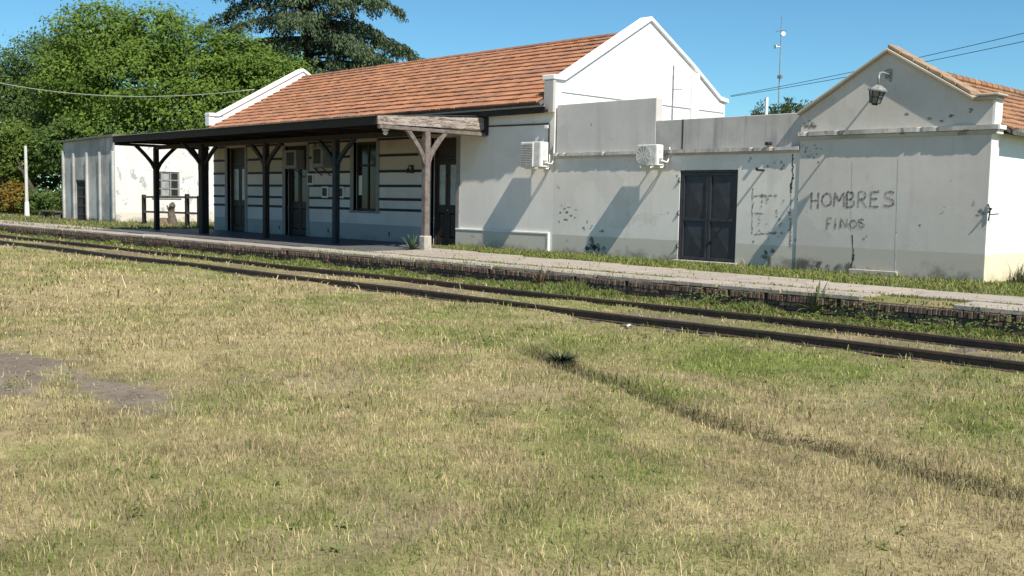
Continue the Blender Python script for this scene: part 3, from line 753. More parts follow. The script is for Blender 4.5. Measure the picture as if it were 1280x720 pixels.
# ------------------------------------------------------------------ flat-roofed annex
XC = 9.478; XP = 5.20
an = thing('annex', 'grey flat roofed annex with stepped parapet and ledge between the two gables', 'annex', (5.5, 4, 0))
gate = (6.05, 7.80, 0.05, 2.355)
aw = wall_mesh(XB+0.002, XC, -0.3, 2.83, [gate], PF, 0.30).build('wall', M['annex'], an)
MB().box(XB+0.055, XP, 0.03, 0.30, 2.832, 4.267).build('upper_parapet', M['upper'], an, bevel=0.012)
MB().box(XP+0.002, XC+0.3, 0.035, 0.28, 2.832, 3.663).build('lower_parapet', M['parapet'], an, bevel=0.012)
def ragged(x0, x1, y0, y1, z0, z1, amp, step=0.07):
    mb = MB(); prev = None; g = random.Random(int(x0*10)); a = b = 0.0; x = x0
    while x <= x1+1e-6:
        a = 0.72*a+g.uniform(-amp, amp)*0.8; b = 0.72*b+g.uniform(-amp, amp)*0.8; ch = amp*2.2 if g.random() < 0.03 else 0.0
        base = len(mb.v); mb.v += [(x,y1,z0), (x,y0+abs(a)*0.8+ch,z0+abs(b)*0.4), (x,y0+abs(b)+ch,z1-abs(a)*0.6-ch), (x,y1,z1+b*0.5)]
        if prev is not None:
            for i in range(4): mb.f.append((prev+i, prev+(i+1) % 4, base+(i+1) % 4, base+i))
        else: mb.f.append((base, base+1, base+2, base+3))
        prev = base; x += step
    mb.f.append((prev+3, prev+2, prev+1, prev)); return mb
ragged(XB+0.06, XC-0.01, -0.09, 0.028, 2.79, 2.885, 0.011).build('ledge', M['cornice'], an)
MB().box(XB+0.06, XC-0.05, -0.045, -0.002, 2.735, 2.798).build('ledge_moulding', M['cornice'], an, bevel=0.012)
MB().box(XB+0.02, XC+0.2, 0.30, 8.2, 2.95, 3.10).build('roof_slab', M['tin'], an)
MB().box(XB+0.02, XC, 8.2, 8.5, -0.3, 3.4).build('rear_wall', M['annex'], an)
MB().box(XP+0.85, XP+0.89, 0.028, 0.036, 2.90, 3.66).build('parapet_joint', M['crack'], an)
# gate
gt = MB().box(gate[0]+0.002, gate[0]+0.06, 0.02, 0.10, 0.05, 2.353).box(gate[1]-0.06, gate[1]-0.002, 0.02, 0.10, 0.05, 2.353).box(gate[0]+0.06, gate[1]-0.06, 0.02, 0.10, 2.29, 2.353).build('gate', M['steel'], an, bevel=0.006)
mid = (gate[0]+gate[1])/2
for p, q in ((gate[0]+0.062, mid-0.006), (mid+0.006, gate[1]-0.062)):
    lf = MB().box(p, p+0.07, 0.03, 0.08, 0.07, 2.285).box(q-0.07, q, 0.03, 0.08, 0.07, 2.285)
    for z0, z1 in ((0.07,0.14), (1.06,1.14), (2.215,2.285)): lf.box(p+0.07, q-0.07, 0.03, 0.08, z0, z1)
    lf.build('gate_leaf', M['steel'], gt, bevel=0.004)
    for z0, z1 in ((0.14,1.06), (1.14,2.215)):
        x0, x1 = p+0.07, q-0.07; c = ((x0+x1)/2, 0.035, (z0+z1)/2); m = MB()
        cs = [(x0,0.072,z0), (x1,0.072,z0), (x1,0.072,z1), (x0,0.072,z1)]
        for i in range(4): m.poly([cs[i], cs[(i+1) % 4], c])
        m.build('gate_panel', M['steel'], gt)
MB().box(mid-0.10, mid-0.02, 0.005, 0.03, 1.22, 1.36).build('lock', M['black_iron'], gt, bevel=0.004)
for z in (0.4, 1.25, 2.1):
    MB().tube([(gate[0]-0.01,0.0,z-0.06), (gate[0]-0.01,-0.03,z), (gate[0]-0.01,0.0,z+0.06)], 0.02, 6).build('hinge', M['steel'], gt)
MB().box(gate[0]-0.05, gate[1]+0.1, -0.16, 0.02, -0.06, 0.048).build('gate_step', M['ledge'], an, bevel=0.01)
MB().tube([(8.52,0.01,2.33), (8.52,-0.30,2.33), (8.52,-0.33,2.38)], 0.028, 8).build('iron_peg', M['black_iron'], an)
MB().tube([(8.66,0.02,2.965), (8.66,-0.16,2.955)], 0.045, 10).build('spout', M['black_iron'], an)
vp = thing('vent_pipe', 'thin steel vent pipe rising from the annex roof before the white gable', 'vent pipe', (2.6, 4.2, 3.1))
MB().tube([(2.6,4.2,3.1), (2.6,4.2,5.75)], 0.03, 8).build('pipe', M['iron'], vp)
MB().tube([(2.6,4.2,5.02), (2.85,4.35,5.02)], 0.016, 6).build('stay', M['iron'], vp)
# marks on the annex wall
Y1 = -0.003
mk = MB()
for cx, cz, rx, rz in ((2.12,1.20,.075,.038), (2.28,1.10,.055,.03), (2.20,1.34,.07,.024), (2.02,1.29,.05,.028), (1.86,1.17,.045,.03), (2.10,0.985,.085,.034), (1.83,0.92,.026,.055), (2.44,1.05,.05,.024), (2.46,1.27,.06,.018), (1.9,1.38,.03,.016)): blob(mk, cx, cz, rx, rz, Y1)
tag(mk.build('soot_spots', M['soot'], aw), kind='stuff')
mk = MB()
for _ in range(16): blob(mk, 3.15+random.gauss(0,.16), 0.16+abs(random.gauss(0,.17)), random.uniform(.03,.09), random.uniform(.03,.10), Y1-0.0004*_)
for _ in range(7): blob(mk, 3.0+random.gauss(0,.25), 0.65+random.gauss(0,.16), random.uniform(.02,.05), random.uniform(.02,.06), Y1-0.0004*_)
tag(mk.build('soot_stain', M['soot'], aw), kind='stuff')
mk = MB()
for p, q in (((8.23,1.90),(8.25,0.80)), ((8.25,1.71),(8.92,1.72)), ((8.32,0.77),(8.94,0.84)), ((9.28,1.80),(9.28,1.25)), ((9.29,1.2),(9.31,0.52)), ((8.3,1.3),(8.55,1.28))):
    stroke(mk, jag(p, q, 18, .014), 0.045, Y1, 0.8)
for _ in range(34): blob(mk, 8.25+abs(random.gauss(0.65,.33)), random.uniform(0.55,1.75), random.uniform(.012,.05), random.uniform(.012,.05), Y1-0.0003*(_+1))
for _ in range(10): blob(mk, 8.72+random.gauss(0,.07), 0.28+random.gauss(0,.13), random.uniform(.03,.07), random.uniform(.03,.08), Y1-0.0003*(_+1))
for cx, cz in ((8.62,2.42), (8.10,2.55), (8.14,2.62), (9.0,2.36), (9.05,2.44), (8.98,2.52), (5.95,2.2)): blob(mk, cx, cz, .03, .04, Y1)
tag(mk.build('bare_render_scars', M['scar'], aw), kind='stuff')
mk = MB()
stroke(mk, jag((9.27,2.72), (9.31,2.2), 12, .02), 0.03, Y1, 0.6); stroke(mk, jag((9.31,2.2), (9.27,1.8), 8, .02), 0.05, Y1, 0.6)
mk.build('crack', M['crack'], aw)

# ------------------------------------------------------------------ gabled house
XD = 13.779; HA = 11.53
hs = thing('gabled_annex', 'grey gabled end building with painted graffiti, coping and small tiled roof', 'building', (11.6, 4, 0))
hp = [(XC+0.002,-0.025,-0.3), (XD,-0.025,-0.3), (XD,-0.025,3.70), (13.42,-0.025,3.70), (HA,-0.025,4.86), (XC+0.002,-0.025,3.60)]
hw = MB().prism(hp, (0, 0.325, 0)).build('front_wall', M['house'], hs)
sw = MB().box(XD-0.30, XD, 0.302, 8.5, -0.3, 3.15).build('side_wall', M['house_side'], hs)
MB().box(XC+0.002, XC+0.30, 0.302, 8.5, -0.3, 3.5).build('side_wall', M['house'], hs)
MB().prism([(XC+0.3,8.2,-0.3), (XD-0.3,8.2,-0.3), (XD-0.3,8.2,3.2), (HA,8.2,4.45), (XC+0.3,8.2,3.2)], (0, 0.3, 0)).build('rear_wall', M['house'], hs)
# string course with moulding
ragged(XC-0.02, XD+0.17, -0.125, -0.027, 3.105, 3.205, 0.008).build('string_course', M['cornice'], hs)
MB().box(XC-0.01, XD+0.12, -0.08, -0.0275, 3.02, 3.108).build('string_moulding', M['cornice'], hs, bevel=0.015)
MB().box(XD+0.001, XD+0.17, -0.027, 0.34, 3.11, 3.20).build('string_return', M['house_side'], hs, bevel=0.01)
MB().box(XD+0.001, XD+0.12, -0.0275, 0.30, 3.02, 3.108).build('string_return', M['house_side'], hs, bevel=0.01)
# sunlit side face of the corner pier
MB().box(XD+0.0005, XD+0.012, -0.024, 0.40, -0.3, 3.018).build('corner_face', M['house_side'], hs)
MB().box(XD-0.001, XD+0.05, -0.024, 0.36, 3.202, 3.70).build('corner_pier', M['house_side'], hs)
cp = MB()
cps = [(XC-0.05,3.585), (HA,4.86), (13.42,3.705), (XD+0.10,3.70)]
for (x0, z0), (x1, z1) in zip(cps[:-1], cps[1:]):
    cp.prism([(x0,-0.15,z0), (x1,-0.15,z1), (x1,-0.15,z1+0.075), (x0,-0.15,z0+0.075)], (0, 0.45, 0))
cp.build('coping', M['coping'], hs, bevel=0.015)
MB().box(13.50, XD+0.16, -0.19, 0.34, 3.776, 3.83).build('coping_cap', M['coping'], hs, bevel=0.015)
HR = 0.583; hz = lambda xx: 4.62-abs(xx-HA)*HR; vz = lambda xx: 4.86-abs(xx-HA)*0.611
hroof = MB().prism([(HA,0.30,hz(HA)-0.05), (14.02,0.30,hz(14.02)-0.05), (14.02,0.30,hz(14.02)-0.12), (HA,0.30,hz(HA)-0.15)], (0, 8.4, 0)).prism([(HA,0.30,hz(HA)-0.05), (HA,0.30,hz(HA)-0.15), (9.3,0.30,hz(9.3)-0.15), (9.3,0.30,hz(9.3)-0.05)], (0, 8.4, 0)).build('roof', M['tin'], hs)
M['verge'] = flat('weathered_verge_tile', (0.36,0.26,0.17), 0.95, var=0.4, sc=5, bump=0.3, second=(0.24,0.165,0.11))
hl = math.hypot(1, HR)
tile_roof(hroof, M['tile2'], (14.08, 0.30, hz(14.08)-0.045), (0, 1, 0), (-1/hl, 0, HR/hl), 26, 9, 0.27, (2.55*hl)/9, lambda c, r: c-0.001*r)
# thick mortar and tile verge riding on the sunlit slope of the gable
x = 13.36
while x > HA+0.1:
    MB().prism([(x,-0.13,vz(x)+0.078), (x-0.30,-0.13,vz(x-0.30)+0.078), (x-0.30,-0.13,vz(x-0.30)+0.165+jit(.012)), (x,-0.13,vz(x)+0.185+jit(.012))], (0, 0.52, 0)).build('verge_tile', M['verge'], hs, bevel=0.018); x -= 0.305
rd = MB()
for i in range(22): rd.tube([(HA,0.32+i*0.38,4.62), (HA,0.73+i*0.38,4.63)], [0.12,0.10], 8)
tag(rd.build('ridge_tiles', M['tile2'], hroof), kind='stuff')
gm = MB(); n = 7
for i in range(n):
    a0, a1 = math.pi+math.pi*i/n, math.pi+math.pi*(i+1)/n
    gm.quad((14.10+0.08*math.cos(a0),0.36,3.13+0.12*math.sin(a0)), (14.10+0.08*math.cos(a0),8.6,3.10+0.12*math.sin(a0)), (14.10+0.08*math.cos(a1),8.6,3.10+0.12*math.sin(a1)), (14.10+0.08*math.cos(a1),0.36,3.13+0.12*math.sin(a1)))
gm.poly([(14.10+0.08*math.cos(math.pi+math.pi*i/n),0.36,3.13+0.12*math.sin(math.pi+math.pi*i/n)) for i in range(n+1)])
gm.build('gutter', M['iron'], hroof)
MB().box(XD+0.002, 14.10, 0.42, 8.5, 3.06, 3.12).build('eave_soffit', M['dark_wood'], hroof)
# graffiti
L = {
 'H': [[(0,0),(0.02,1)], [(0.72,0.05),(0.70,1)], [(0,0.5),(0.72,0.52)]],
 'O': [[(0.40,1),(0.12,0.80),(0.02,0.45),(0.18,0.10),(0.45,0.02),(0.75,0.22),(0.82,0.6),(0.66,0.92),(0.36,1)]],
 'M': [[(0,0),(0.06,1),(0.42,0.42),(0.80,1),(0.86,0)]],
 'B': [[(0.02,0),(0.02,1)], [(0.02,1),(0.5,0.96),(0.62,0.78),(0.48,0.56),(0.04,0.52)], [(0.3,0.53),(0.64,0.42),(0.70,0.2),(0.48,0.03),(0.02,0)]],
 'R': [[(0.02,0),(0.02,1)], [(0.02,1),(0.5,0.98),(0.66,0.78),(0.5,0.56),(0.04,0.50)], [(0.25,0.5),(0.72,0.0)]],
 'E': [[(0.7,1),(0.02,0.98),(0.02,0.02),(0.72,0.03)], [(0.02,0.52),(0.58,0.54)]],
 'S': [[(0.72,0.92),(0.45,1),(0.12,0.88),(0.10,0.64),(0.42,0.52),(0.70,0.38),(0.70,0.12),(0.40,0.0),(0.02,0.08)]],
 'F': [[(0.02,0),(0.02,1)], [(0.02,1),(0.62,0.98)], [(0.02,0.52),(0.5,0.54)]],
 'I': [[(0.2,0),(0.2,1)]],
 'N': [[(0,0),(0.03,1),(0.66,0.04),(0.70,1)]],
}
YH = -0.0285
u = 9.83
for i, ch in enumerate('HOMBRES'):
    mk = MB()
    z0 = 1.42+0.013*i; h = (0.39, 0.31, 0.34, 0.345, 0.35, 0.34, 0.33)[i]; w = (0.24, 0.30, 0.29, 0.27, 0.27, 0.28, 0.34)[i]; z0 += (0, 0.05, 0.03, 0.02, 0.01, 0.01, 0.015)[i]
    for s_ in L[ch]: stroke(mk, dense([(u+a*w+jit(.006), z0+b*h+jit(.006)) for a, b in s_]), 0.046, YH, 0.4); YH -= 0.0003
    mk.build('graffiti_letter', M['spray'], hw)
    u += w*0.92+0.035
u = 10.24
for i, ch in enumerate('FINOS'):
    mk = MB()
    z0 = 0.955+0.02*i; h = (0.27, 0.24, 0.23, 0.17, 0.18)[i]; w = (0.19, 0.14, 0.22, 0.20, 0.20)[i]
    for s_ in L[ch]: stroke(mk, dense([(u+a*w+jit(.005), z0+b*h+jit(.005)) for a, b in s_]), 0.040, YH, 0.4); YH -= 0.0003
    mk.build('graffiti_letter', M['spray'], hw)
    u += w*0.85+0.03
YH = -0.0285
mk = MB(); stroke(mk, jag((10.88,0.86), (10.92,0.42), 10, .012), 0.022, YH, .6); stroke(mk, jag((10.92,0.42), (10.88,0.12), 8, .02), 0.05, YH, .7)
mk.build('crack', M['crack'], hw)
mk = MB()
for cx, cz, rx, rz in ((13.50,1.60,.028,.06), (13.66,1.45,.06,.05), (13.70,1.40,.05,.03), (13.60,1.36,.05,.02), (11.9,0.95,.02,.02), (12.4,1.12,.03,.03), (11.15,0.78,.03,.03), (11.22,0.84,.02,.02), (9.72,1.36,.02,.02), (12.0,3.5,.05,.03), (12.5,3.38,.06,.03), (12.95,3.42,.05,.04), (13.35,3.52,.05,.05), (12.75,3.32,.04,.03)): blob(mk, cx, cz, rx, rz, YH)
for _ in range(12): blob(mk, 9.7+random.gauss(0,.10), 3.36+random.gauss(0,.05), random.uniform(.02,.06), random.uniform(.02,.05), YH-0.0003*_)
for _ in range(30): blob(mk, random.uniform(9.55,10.9), random.uniform(0.02,0.22), random.uniform(.03,.09), random.uniform(.02,.07), YH-0.0003*_)
for _ in range(16): blob(mk, 9.55+abs(random.gauss(0,.2)), random.uniform(2.5,2.9), random.uniform(.012,.035), random.uniform(.012,.03), YH-0.0003*_)
tag(mk.build('bare_render_scars', M['scar'], hw), kind='stuff')
MB().box(10.86, 11.98, -0.11, -0.026, -0.02, 0.10).build('low_ledge', M['ledge'], hs, bevel=0.012)
mk = MB()
stroke(mk, jag((11.86,2.55),(11.92,0.1),16,.008), 0.03, YH); stroke(mk, jag((10.80,2.5),(10.84,0.95),12,.006), 0.012, YH)
mk.build('pale_drips', flat('pale_lime_drip', (0.60,0.60,0.57), 0.9), hw)
# bracket with cut cable at the corner
br = MB().tube([(XD+0.01,0.02,1.52), (XD+0.10,-0.06,1.50), (XD+0.05,-0.10,1.42)], 0.02, 6).tube([(XD+0.0,0.1,1.38), (XD+0.20,0.06,1.40)], 0.012, 6).tube([(XD+0.02,-0.03,1.6), (XD+0.07,-0.05,1.45), (XD+0.04,-0.04,1.25)], 0.014, 6).build('cable_bracket', M['black_iron'], hs)

# ------------------------------------------------------------------ lantern on the gable
ln = thing('wall_lantern', 'hexagonal iron lantern on a gooseneck arm high on the grey gable', 'lantern', (11.55, -0.03, 4.37))
LY = -0.64; LX = 11.62
MB().box(11.48, 11.62, -0.06, -0.026, 4.28, 4.48).build('wall_plate', M['iron'], ln, bevel=0.01)
arm = [(11.57,-0.05,4.36), (11.58,-0.28,4.375), (11.60,-0.46,4.37), (11.61,-0.58,4.34), (LX,LY,4.27), (LX,LY,4.08)]
MB().tube(arm, 0.024, 8).build('arm', M['iron'], ln, smooth=True)
MB().tube([(11.60,-0.05,4.30), (11.60,-0.05,4.22)], 0.02, 6).build('pull_switch', M['iron'], ln)
def hexr(z, r):
    ct, st_ = math.cos(0.16), math.sin(0.16); out = []
    for i in range(6):
        dx, dz = r*math.cos(math.pi/3*i+.3), z-4.06
        out.append((LX+dx*ct+dz*st_, LY+r*math.sin(math.pi/3*i+.3), 4.06-dx*st_+dz*ct))
    return out
def loft(mb, A, B):
    for i in range(len(A)): mb.quad(A[i], A[(i+1) % 6], B[(i+1) % 6], B[i])
hd = MB(); loft(hd, hexr(3.99,0.205), hexr(4.09,0.055)); loft(hd, hexr(3.96,0.205), hexr(3.99,0.205)); hd.poly(hexr(4.09,0.055)); hd.poly(list(reversed(hexr(3.96,0.205))))
hd.build('hood', M['iron'], ln)
gl = MB(); loft(gl, hexr(3.70,0.098), hexr(3.958,0.155)); gl.build('lamp_glass', M['lampglass'], ln)
fr = MB()
for a_, b_ in zip(hexr(3.70,0.102), hexr(3.958,0.162)): fr.bar(a_, b_, 0.018, 0.018)
for zz, rr in ((3.70,0.104), (3.83,0.133)):
    h6 = hexr(zz, rr)
    for i in range(6): fr.bar(h6[i], h6[(i+1) % 6], 0.014, 0.014)
fr.build('cage', M['black_iron'], ln)
bt = MB(); bt.poly(hexr(3.698,0.102)); bt.prism(hexr(3.66,0.065), (0,0,0.036)); bt.build('base_cup', M['black_iron'], ln)

# ------------------------------------------------------------------ shed on the left
SX0, SX1, SY0, SY1 = -38.75, -31.63, 1.21, 8.6
sh = thing('shed', 'square white shed with peeling paint, barred door and pilasters left of the station', 'shed', (-35, 5, 0))
sd_ = (-37.0, -35.5, 0.0, 2.25)
wall_mesh(SX0, SX1-0.22, -0.3, 4.36, [(sd_[0], sd_[1], -0.3, 2.25)], lambda u, d, z: (u, SY0+d, z), 0.22).build('front_wall', M['shed_front'], sh)
sw_ = (3.30, 4.84, 1.36, 2.76)
wall_mesh(SY0, SY1, -0.3, 4.36, [sw_], lambda u, d, z: (SX1-d, u, z), 0.22).build('end_wall', M['shed_end'], sh)
MB().box(SX0, SX0+0.22, SY0+0.22, SY1, -0.3, 4.36).box(SX0+0.22, SX1-0.22, SY1-0.22, SY1, -0.3, 4.36).build('rear_walls', M['shed_end'], sh)
for px in (-38.65, -36.95-0.18, -35.25, -33.5, -31.78):
    MB().box(px-0.08, px+0.08, SY0-0.13, SY0-0.002, -0.3, 3.75 if px > -38 else 3.9).build('pilaster', M['shed_front'], sh, bevel=0.015)
srf = MB().prism([(SX0-0.15,SY0-0.18,4.40), (SX1+0.12,SY0-0.18,4.52), (SX1+0.12,SY0-0.18,4.64), (SX0-0.15,SY0-0.18,4.50)], (0, SY1-SY0+0.4, 0)).build('roof', M['tin'], sh, bevel=0.01)
MB().prism([(SX0,SY0,4.362), (SX1,SY0,4.362), (SX1,SY0,4.515), (SX0,SY0,4.40)], (0, SY1-SY0, 0)).build('wall_head', M['shed_front'], sh)
dd = MB().box(sd_[0]+0.003, sd_[0]+0.08, SY0+0.05, SY0+0.12, 0, 2.247).box(sd_[1]-0.08, sd_[1]-0.003, SY0+0.05, SY0+0.12, 0, 2.247).box(sd_[0]+0.08, sd_[1]-0.08, SY0+0.05, SY0+0.12, 2.16, 2.247).build('door', M['steel'], sh)
MB().box(sd_[0]+0.08, sd_[1]-0.08, SY0+0.11, SY0+0.14, 0, 2.16).build('door_sheet', M['blue_wood'], dd)
bars = MB()
for i in range(7): bx = sd_[0]+0.2+i*0.185; bars.box(bx-0.02, bx+0.02, SY0+0.06, SY0+0.10, 0.02, 2.15)
for z in (0.3, 0.8, 1.3, 1.8): bars.box(sd_[0]+0.08, sd_[1]-0.08, SY0+0.055, SY0+0.059, z-0.03, z+0.03)
bars.build('door_bars', M['steel'], dd)
u0, u1, z0, z1 = sw_
sx = SX1-0.06
wf = MB()
for uu in (u0+0.045, (u0+u1)/2-0.26, (u0+u1)/2+0.26, u1-0.045): wf.box(sx-0.05, sx+0.02, uu-0.04, uu+0.04, z0+0.002, z1-0.002)
for zz in (z0+0.045, z0+(z1-z0)/3, z0+2*(z1-z0)/3, z1-0.045): wf.box(sx-0.045, sx+0.015, u0+0.004, u1-0.004, zz-0.035, zz+0.035)
wf = wf.build('window', M['jamb'], sh)
for i in range(3):
    for j in range(3):
        ya = u0+0.085+i*0.475; za = z0+0.085+j*0.43
        MB().box(sx-0.02, sx-0.012, ya, ya+0.40, za, za+0.36).build('pane', M['pale_pane'] if (i, j) in ((1,0),(1,1),(1,2)) else M['glass'], wf)
MB().box(SX1-0.10, SX1+0.06, u0-0.08, u1+0.08, z0-0.09, z0-0.004).build('sill', M['ledge'], wf, bevel=0.01)
MB().box(SX1-0.26, SX1-0.23, u0, u1, z0, z1).build('dark_interior', M['black_iron'], wf)

# ------------------------------------------------------------------ post-and-rail fence, stump, bench, poles
fc = thing('rail_fence', 'dark wooden post and rail fence before the white shed wall', 'fence', (-26, 1.6, 0))
fps = [(-29.04,1.6), (-24.28,1.6), (-23.05,1.6)]
for px, py in fps: MB().box(px-0.09, px+0.09, py-0.09, py+0.09, -0.2, 1.52+jit(.05)).build('post', M['dark_wood'], fc, bevel=0.02)
for z in (1.36, 0.60):
    MB().bar((-29.0,1.55,z), (-24.3,1.55,z+0.03), 0.07, 0.10).build('rail', M['grey_wood'], fc)
    MB().bar((-24.26,1.55,z+0.03), (-23.0,1.55,z+0.03), 0.07, 0.10).build('rail', M['grey_wood'], fc)
sp = thing('tree_stump', 'broken brown tree stump on an earth mound by the rail fence', 'stump', (-25.4, 1.2, 0))
MB().tube([(-25.1,1.25,-0.05), (-25.08,1.22,0.3), (-25.15,1.2,0.65), (-25.02,1.2,0.98), (-24.95,1.2,1.12)], [0.30,0.21,0.17,0.16,0.07], 9).tube([(-25.12,1.2,0.6), (-25.38,1.15,0.85), (-25.42,1.12,0.98)], [0.09,0.06,0.03], 7).build('trunk', M['grey_wood'], sp)
vm = []; fm_ = []
for i in range(9):
    for k in range(16):
        r = i/8; a = 2*math.pi*k/16
        vm.append((-25.75+1.0*r*math.cos(a)*(1+jit(.08)), 1.1+0.6*r*math.sin(a)*(1+jit(.08)), -0.06+0.42*math.cos(r*math.pi/2)**1.3+jit(.03)))
for i in range(8):
    for k in range(16): fm_.append((i*16+k, i*16+(k+1) % 16, (i+1)*16+(k+1) % 16, (i+1)*16+k))
mm = MB(); mm.v = vm; mm.f = fm_; mm.build('earth_mound', flat('dry_earth', (0.20,0.15,0.09), 1.0, var=0.5, sc=5), sp, smooth=True)
bn = thing('low_bench', 'low plank bench at the left corner of the shed', 'bench', (-40, 0.9, 0))
MB().box(-41.4, -38.95, 0.72, 1.15, 0.34, 0.44).build('seat', M['grey_wood'], bn, bevel=0.015)
for px in (-41.1, -39.2): MB().box(px-0.12, px+0.12, 0.78, 1.10, -0.1, 0.338).build('leg', M['grey_wood'], bn, bevel=0.015)
pl = thing('white_pole', 'white painted pole standing in front of trees at far left', 'pole', (-45.28, 1.34, 0))
MB().tube([(-45.28,1.34,-0.3), (-45.28,1.34,4.4)], [0.11,0.085], 10).build('shaft', M['white_pole'], pl)
MB().tube([(-45.28,1.34,-0.1), (-45.28,1.34,0.9)], [0.16,0.13], 10).build('foot', M['white_trim'], pl)
of = thing('board_fence', 'old upright board fence under the trees at far left', 'fence', (-48, 4, 0))
x = -56.0
while x < -39.3:
    w = random.uniform(0.16, 0.26)
    if random.random() > 0.22:
        MB().box(x, x+w, 3.9+jit(.03), 3.95, -0.1, random.uniform(1.3, 2.1)).build('board', random.choice([M['grey_wood'], M['grey_wood'], M['fence_red'], M['grey_wood'], M['jamb']]), of)
    x += w+random.uniform(0.02, 0.5)
for z in (0.4, 1.2): MB().box(-56, -39.3, 3.96, 4.02, z, z+0.09).build('rail', M['grey_wood'], of)
# cables
def cable(name, label, p, q, sag, r, mat, group=None, cat='cable'):
    p = Vector(p); q = Vector(q); pts = []
    for i in range(25):
        t = i/24; v = p.lerp(q, t); v.z -= sag*4*t*(1-t); pts.append(v)
    return tag(MB().tube(pts, r, 6).build(name, mat, None, smooth=True), label, cat, group)
cable('overhead_cable', 'pale overhead cable sagging in front of left trees to the station gable', (-37.5,-4.9,7.75), (-18.6,1.98,6.2), 0.72, 0.022, M['cable_light'])
cable('overhead_wire', 'upper of two thin wires rising right from the white gable corner', (1.65,8.8,5.27), (14.2,6.7,6.42), 0.10, 0.009, M['wire'])
cable('overhead_wire', 'lower of two thin wires rising right from the white gable corner', (1.66,8.8,5.24), (14.2,6.7,6.16), 0.10, 0.009, M['wire'])
# mast
ms = thing('antenna_mast', 'slim steel antenna mast with small dishes rising behind the annex', 'antenna mast', (-14.4, 38.5, 0))
MB().tube([(-14.35,38.5,0), (-14.40,38.5,13.4)], [0.06,0.03], 8).build('mast', M['iron'], ms)
for z, a in ((12.75,0.4), (11.95,2.2)):
    d_ = Vector((math.cos(a), -abs(math.sin(a))-0.3, 0)).normalized(); c = Vector((-14.4,38.5,z))+d_*0.35
    pts = [c-d_*0.10, c-d_*0.03, c+d_*0.05, c+d_*0.06]
    MB().tube([Vector((-14.4,38.5,z)), c-d_*0.1], 0.03, 6).tube(pts, [0.04,0.11,0.15,0.15], 12).build('dish', M['ac_side'], ms)
MB().tube([(-14.75,38.4,13.0), (-14.05,38.6,13.0)], 0.025, 6).tube([(-14.4,38.5,13.3), (-14.4,38.5,13.9)], 0.02, 6).build('crossarm', M['iron'], ms)
MB().box(-14.5, -14.2, 38.4, 38.6, 9.9, 10.1).build('mast_box', M['iron'], ms)
wp = thing('white_mast', 'short white pole behind the annex parapet beside the treetop', 'pole', (-1.9, 16.85, 0))
MB().tube([(-1.9,16.85,0), (-1.9,16.85,6.1)], [0.09,0.075], 8).build('shaft', M['ac_side'], wp)
MB().tube([(-1.9,16.85,0), (-1.9,16.85,0.5)], 0.14, 8).build('foot', M['ledge'], wp)

# ------------------------------------------------------------------ trees
def leaves(name, C_, N_, size, cols, mat, parent, aspect=0.55, droop=None):
    """diamond leaves at C_ facing N_"""
    n = len(C_); N_ = N_/np.linalg.norm(N_, axis=1, keepdims=True)
    r_ = rng.normal(size=(n, 3)) if droop is None else droop
    A = np.cross(N_, r_) if droop is None else r_ - N_*np.sum(N_*r_, 1, keepdims=True)
    A /= np.linalg.norm(A, axis=1, keepdims=True)+1e-9; B = np.cross(N_, A)
    s = (size*rng.uniform(0.65, 1.35, n))[:, None]
    V_ = np.stack([C_-A*s, C_+B*s*aspect, C_+A*s, C_-B*s*aspect], 1).reshape(-1, 3)
    F_ = np.arange(4*n).reshape(n, 4)
    return np_mesh(name, V_, F_, mat, parent, np.repeat(cols, 4, 0))
def crown(name, lobes, nleaf, size, pal, parent, clump=0.55, seed=0, shell=0.55):
    g = np.random.default_rng(seed); lob = np.array(lobes, float)
    area = lob[:, 3]*lob[:, 5]; ncl = max(60, nleaf//42)
    li = g.choice(len(lob), ncl, p=area/area.sum())
    d = g.normal(size=(ncl, 3)); d /= np.linalg.norm(d, axis=1, keepdims=True)
    rad = np.where(g.random(ncl) < 0.82, g.uniform(0.78, 1.06, ncl), g.uniform(shell*0.5, 0.8, ncl))
    cc = lob[li, :3]+d*rad[:, None]*lob[li, 3:6]
    keep = cc[:, 2] > 0.25; cc, d = cc[keep], d[keep]; ncl = len(cc)
    k = g.integers(0, ncl, nleaf); cs = clump*g.uniform(0.5, 1.35, ncl)
    C_ = cc[k]+g.normal(size=(nleaf, 3))*cs[k][:, None]*np.array([1, 1, 0.62])
    N_ = g.normal(size=(nleaf, 3))*0.55+d[k]*0.8+np.array([0.3, -0.2, 0.55])
    mixv = np.clip(g.random(ncl)[k]*0.75+g.random(nleaf)*0.4-0.07, 0, 1)[:, None]
    pal = np.array(pal); c = pal[0]*(1-mixv)+pal[1]*mixv
    yel = (g.random(nleaf) < 0.10)[:, None]; c = np.where(yel, c*1.35+np.array([.02,.02,0]), c)
    return leaves(name, C_, N_, size, c*g.uniform(0.8, 1.2, (nleaf, 1)), M['leaf'], parent), cc
def limbs(trunk_pts, trunk_r, targets, parent, seed=1):
    g = random.Random(seed); mb = MB(); mb.tube(trunk_pts, trunk_r, 9); top = Vector(trunk_pts[-1]); mid_ = Vector(trunk_pts[len(trunk_pts)//2])
    for t in targets:
        t = Vector(t); a = mid_.lerp(top, g.random()); m = a.lerp(t, 0.5)+Vector((g.uniform(-.3,.3), g.uniform(-.3,.3), g.uniform(0.1,.6)))
        mb.tube([a, m, t], [trunk_r[-1]*0.75, trunk_r[-1]*0.45, 0.04], 6)
    return mb.build('trunk', M['bark'], parent, smooth=True)
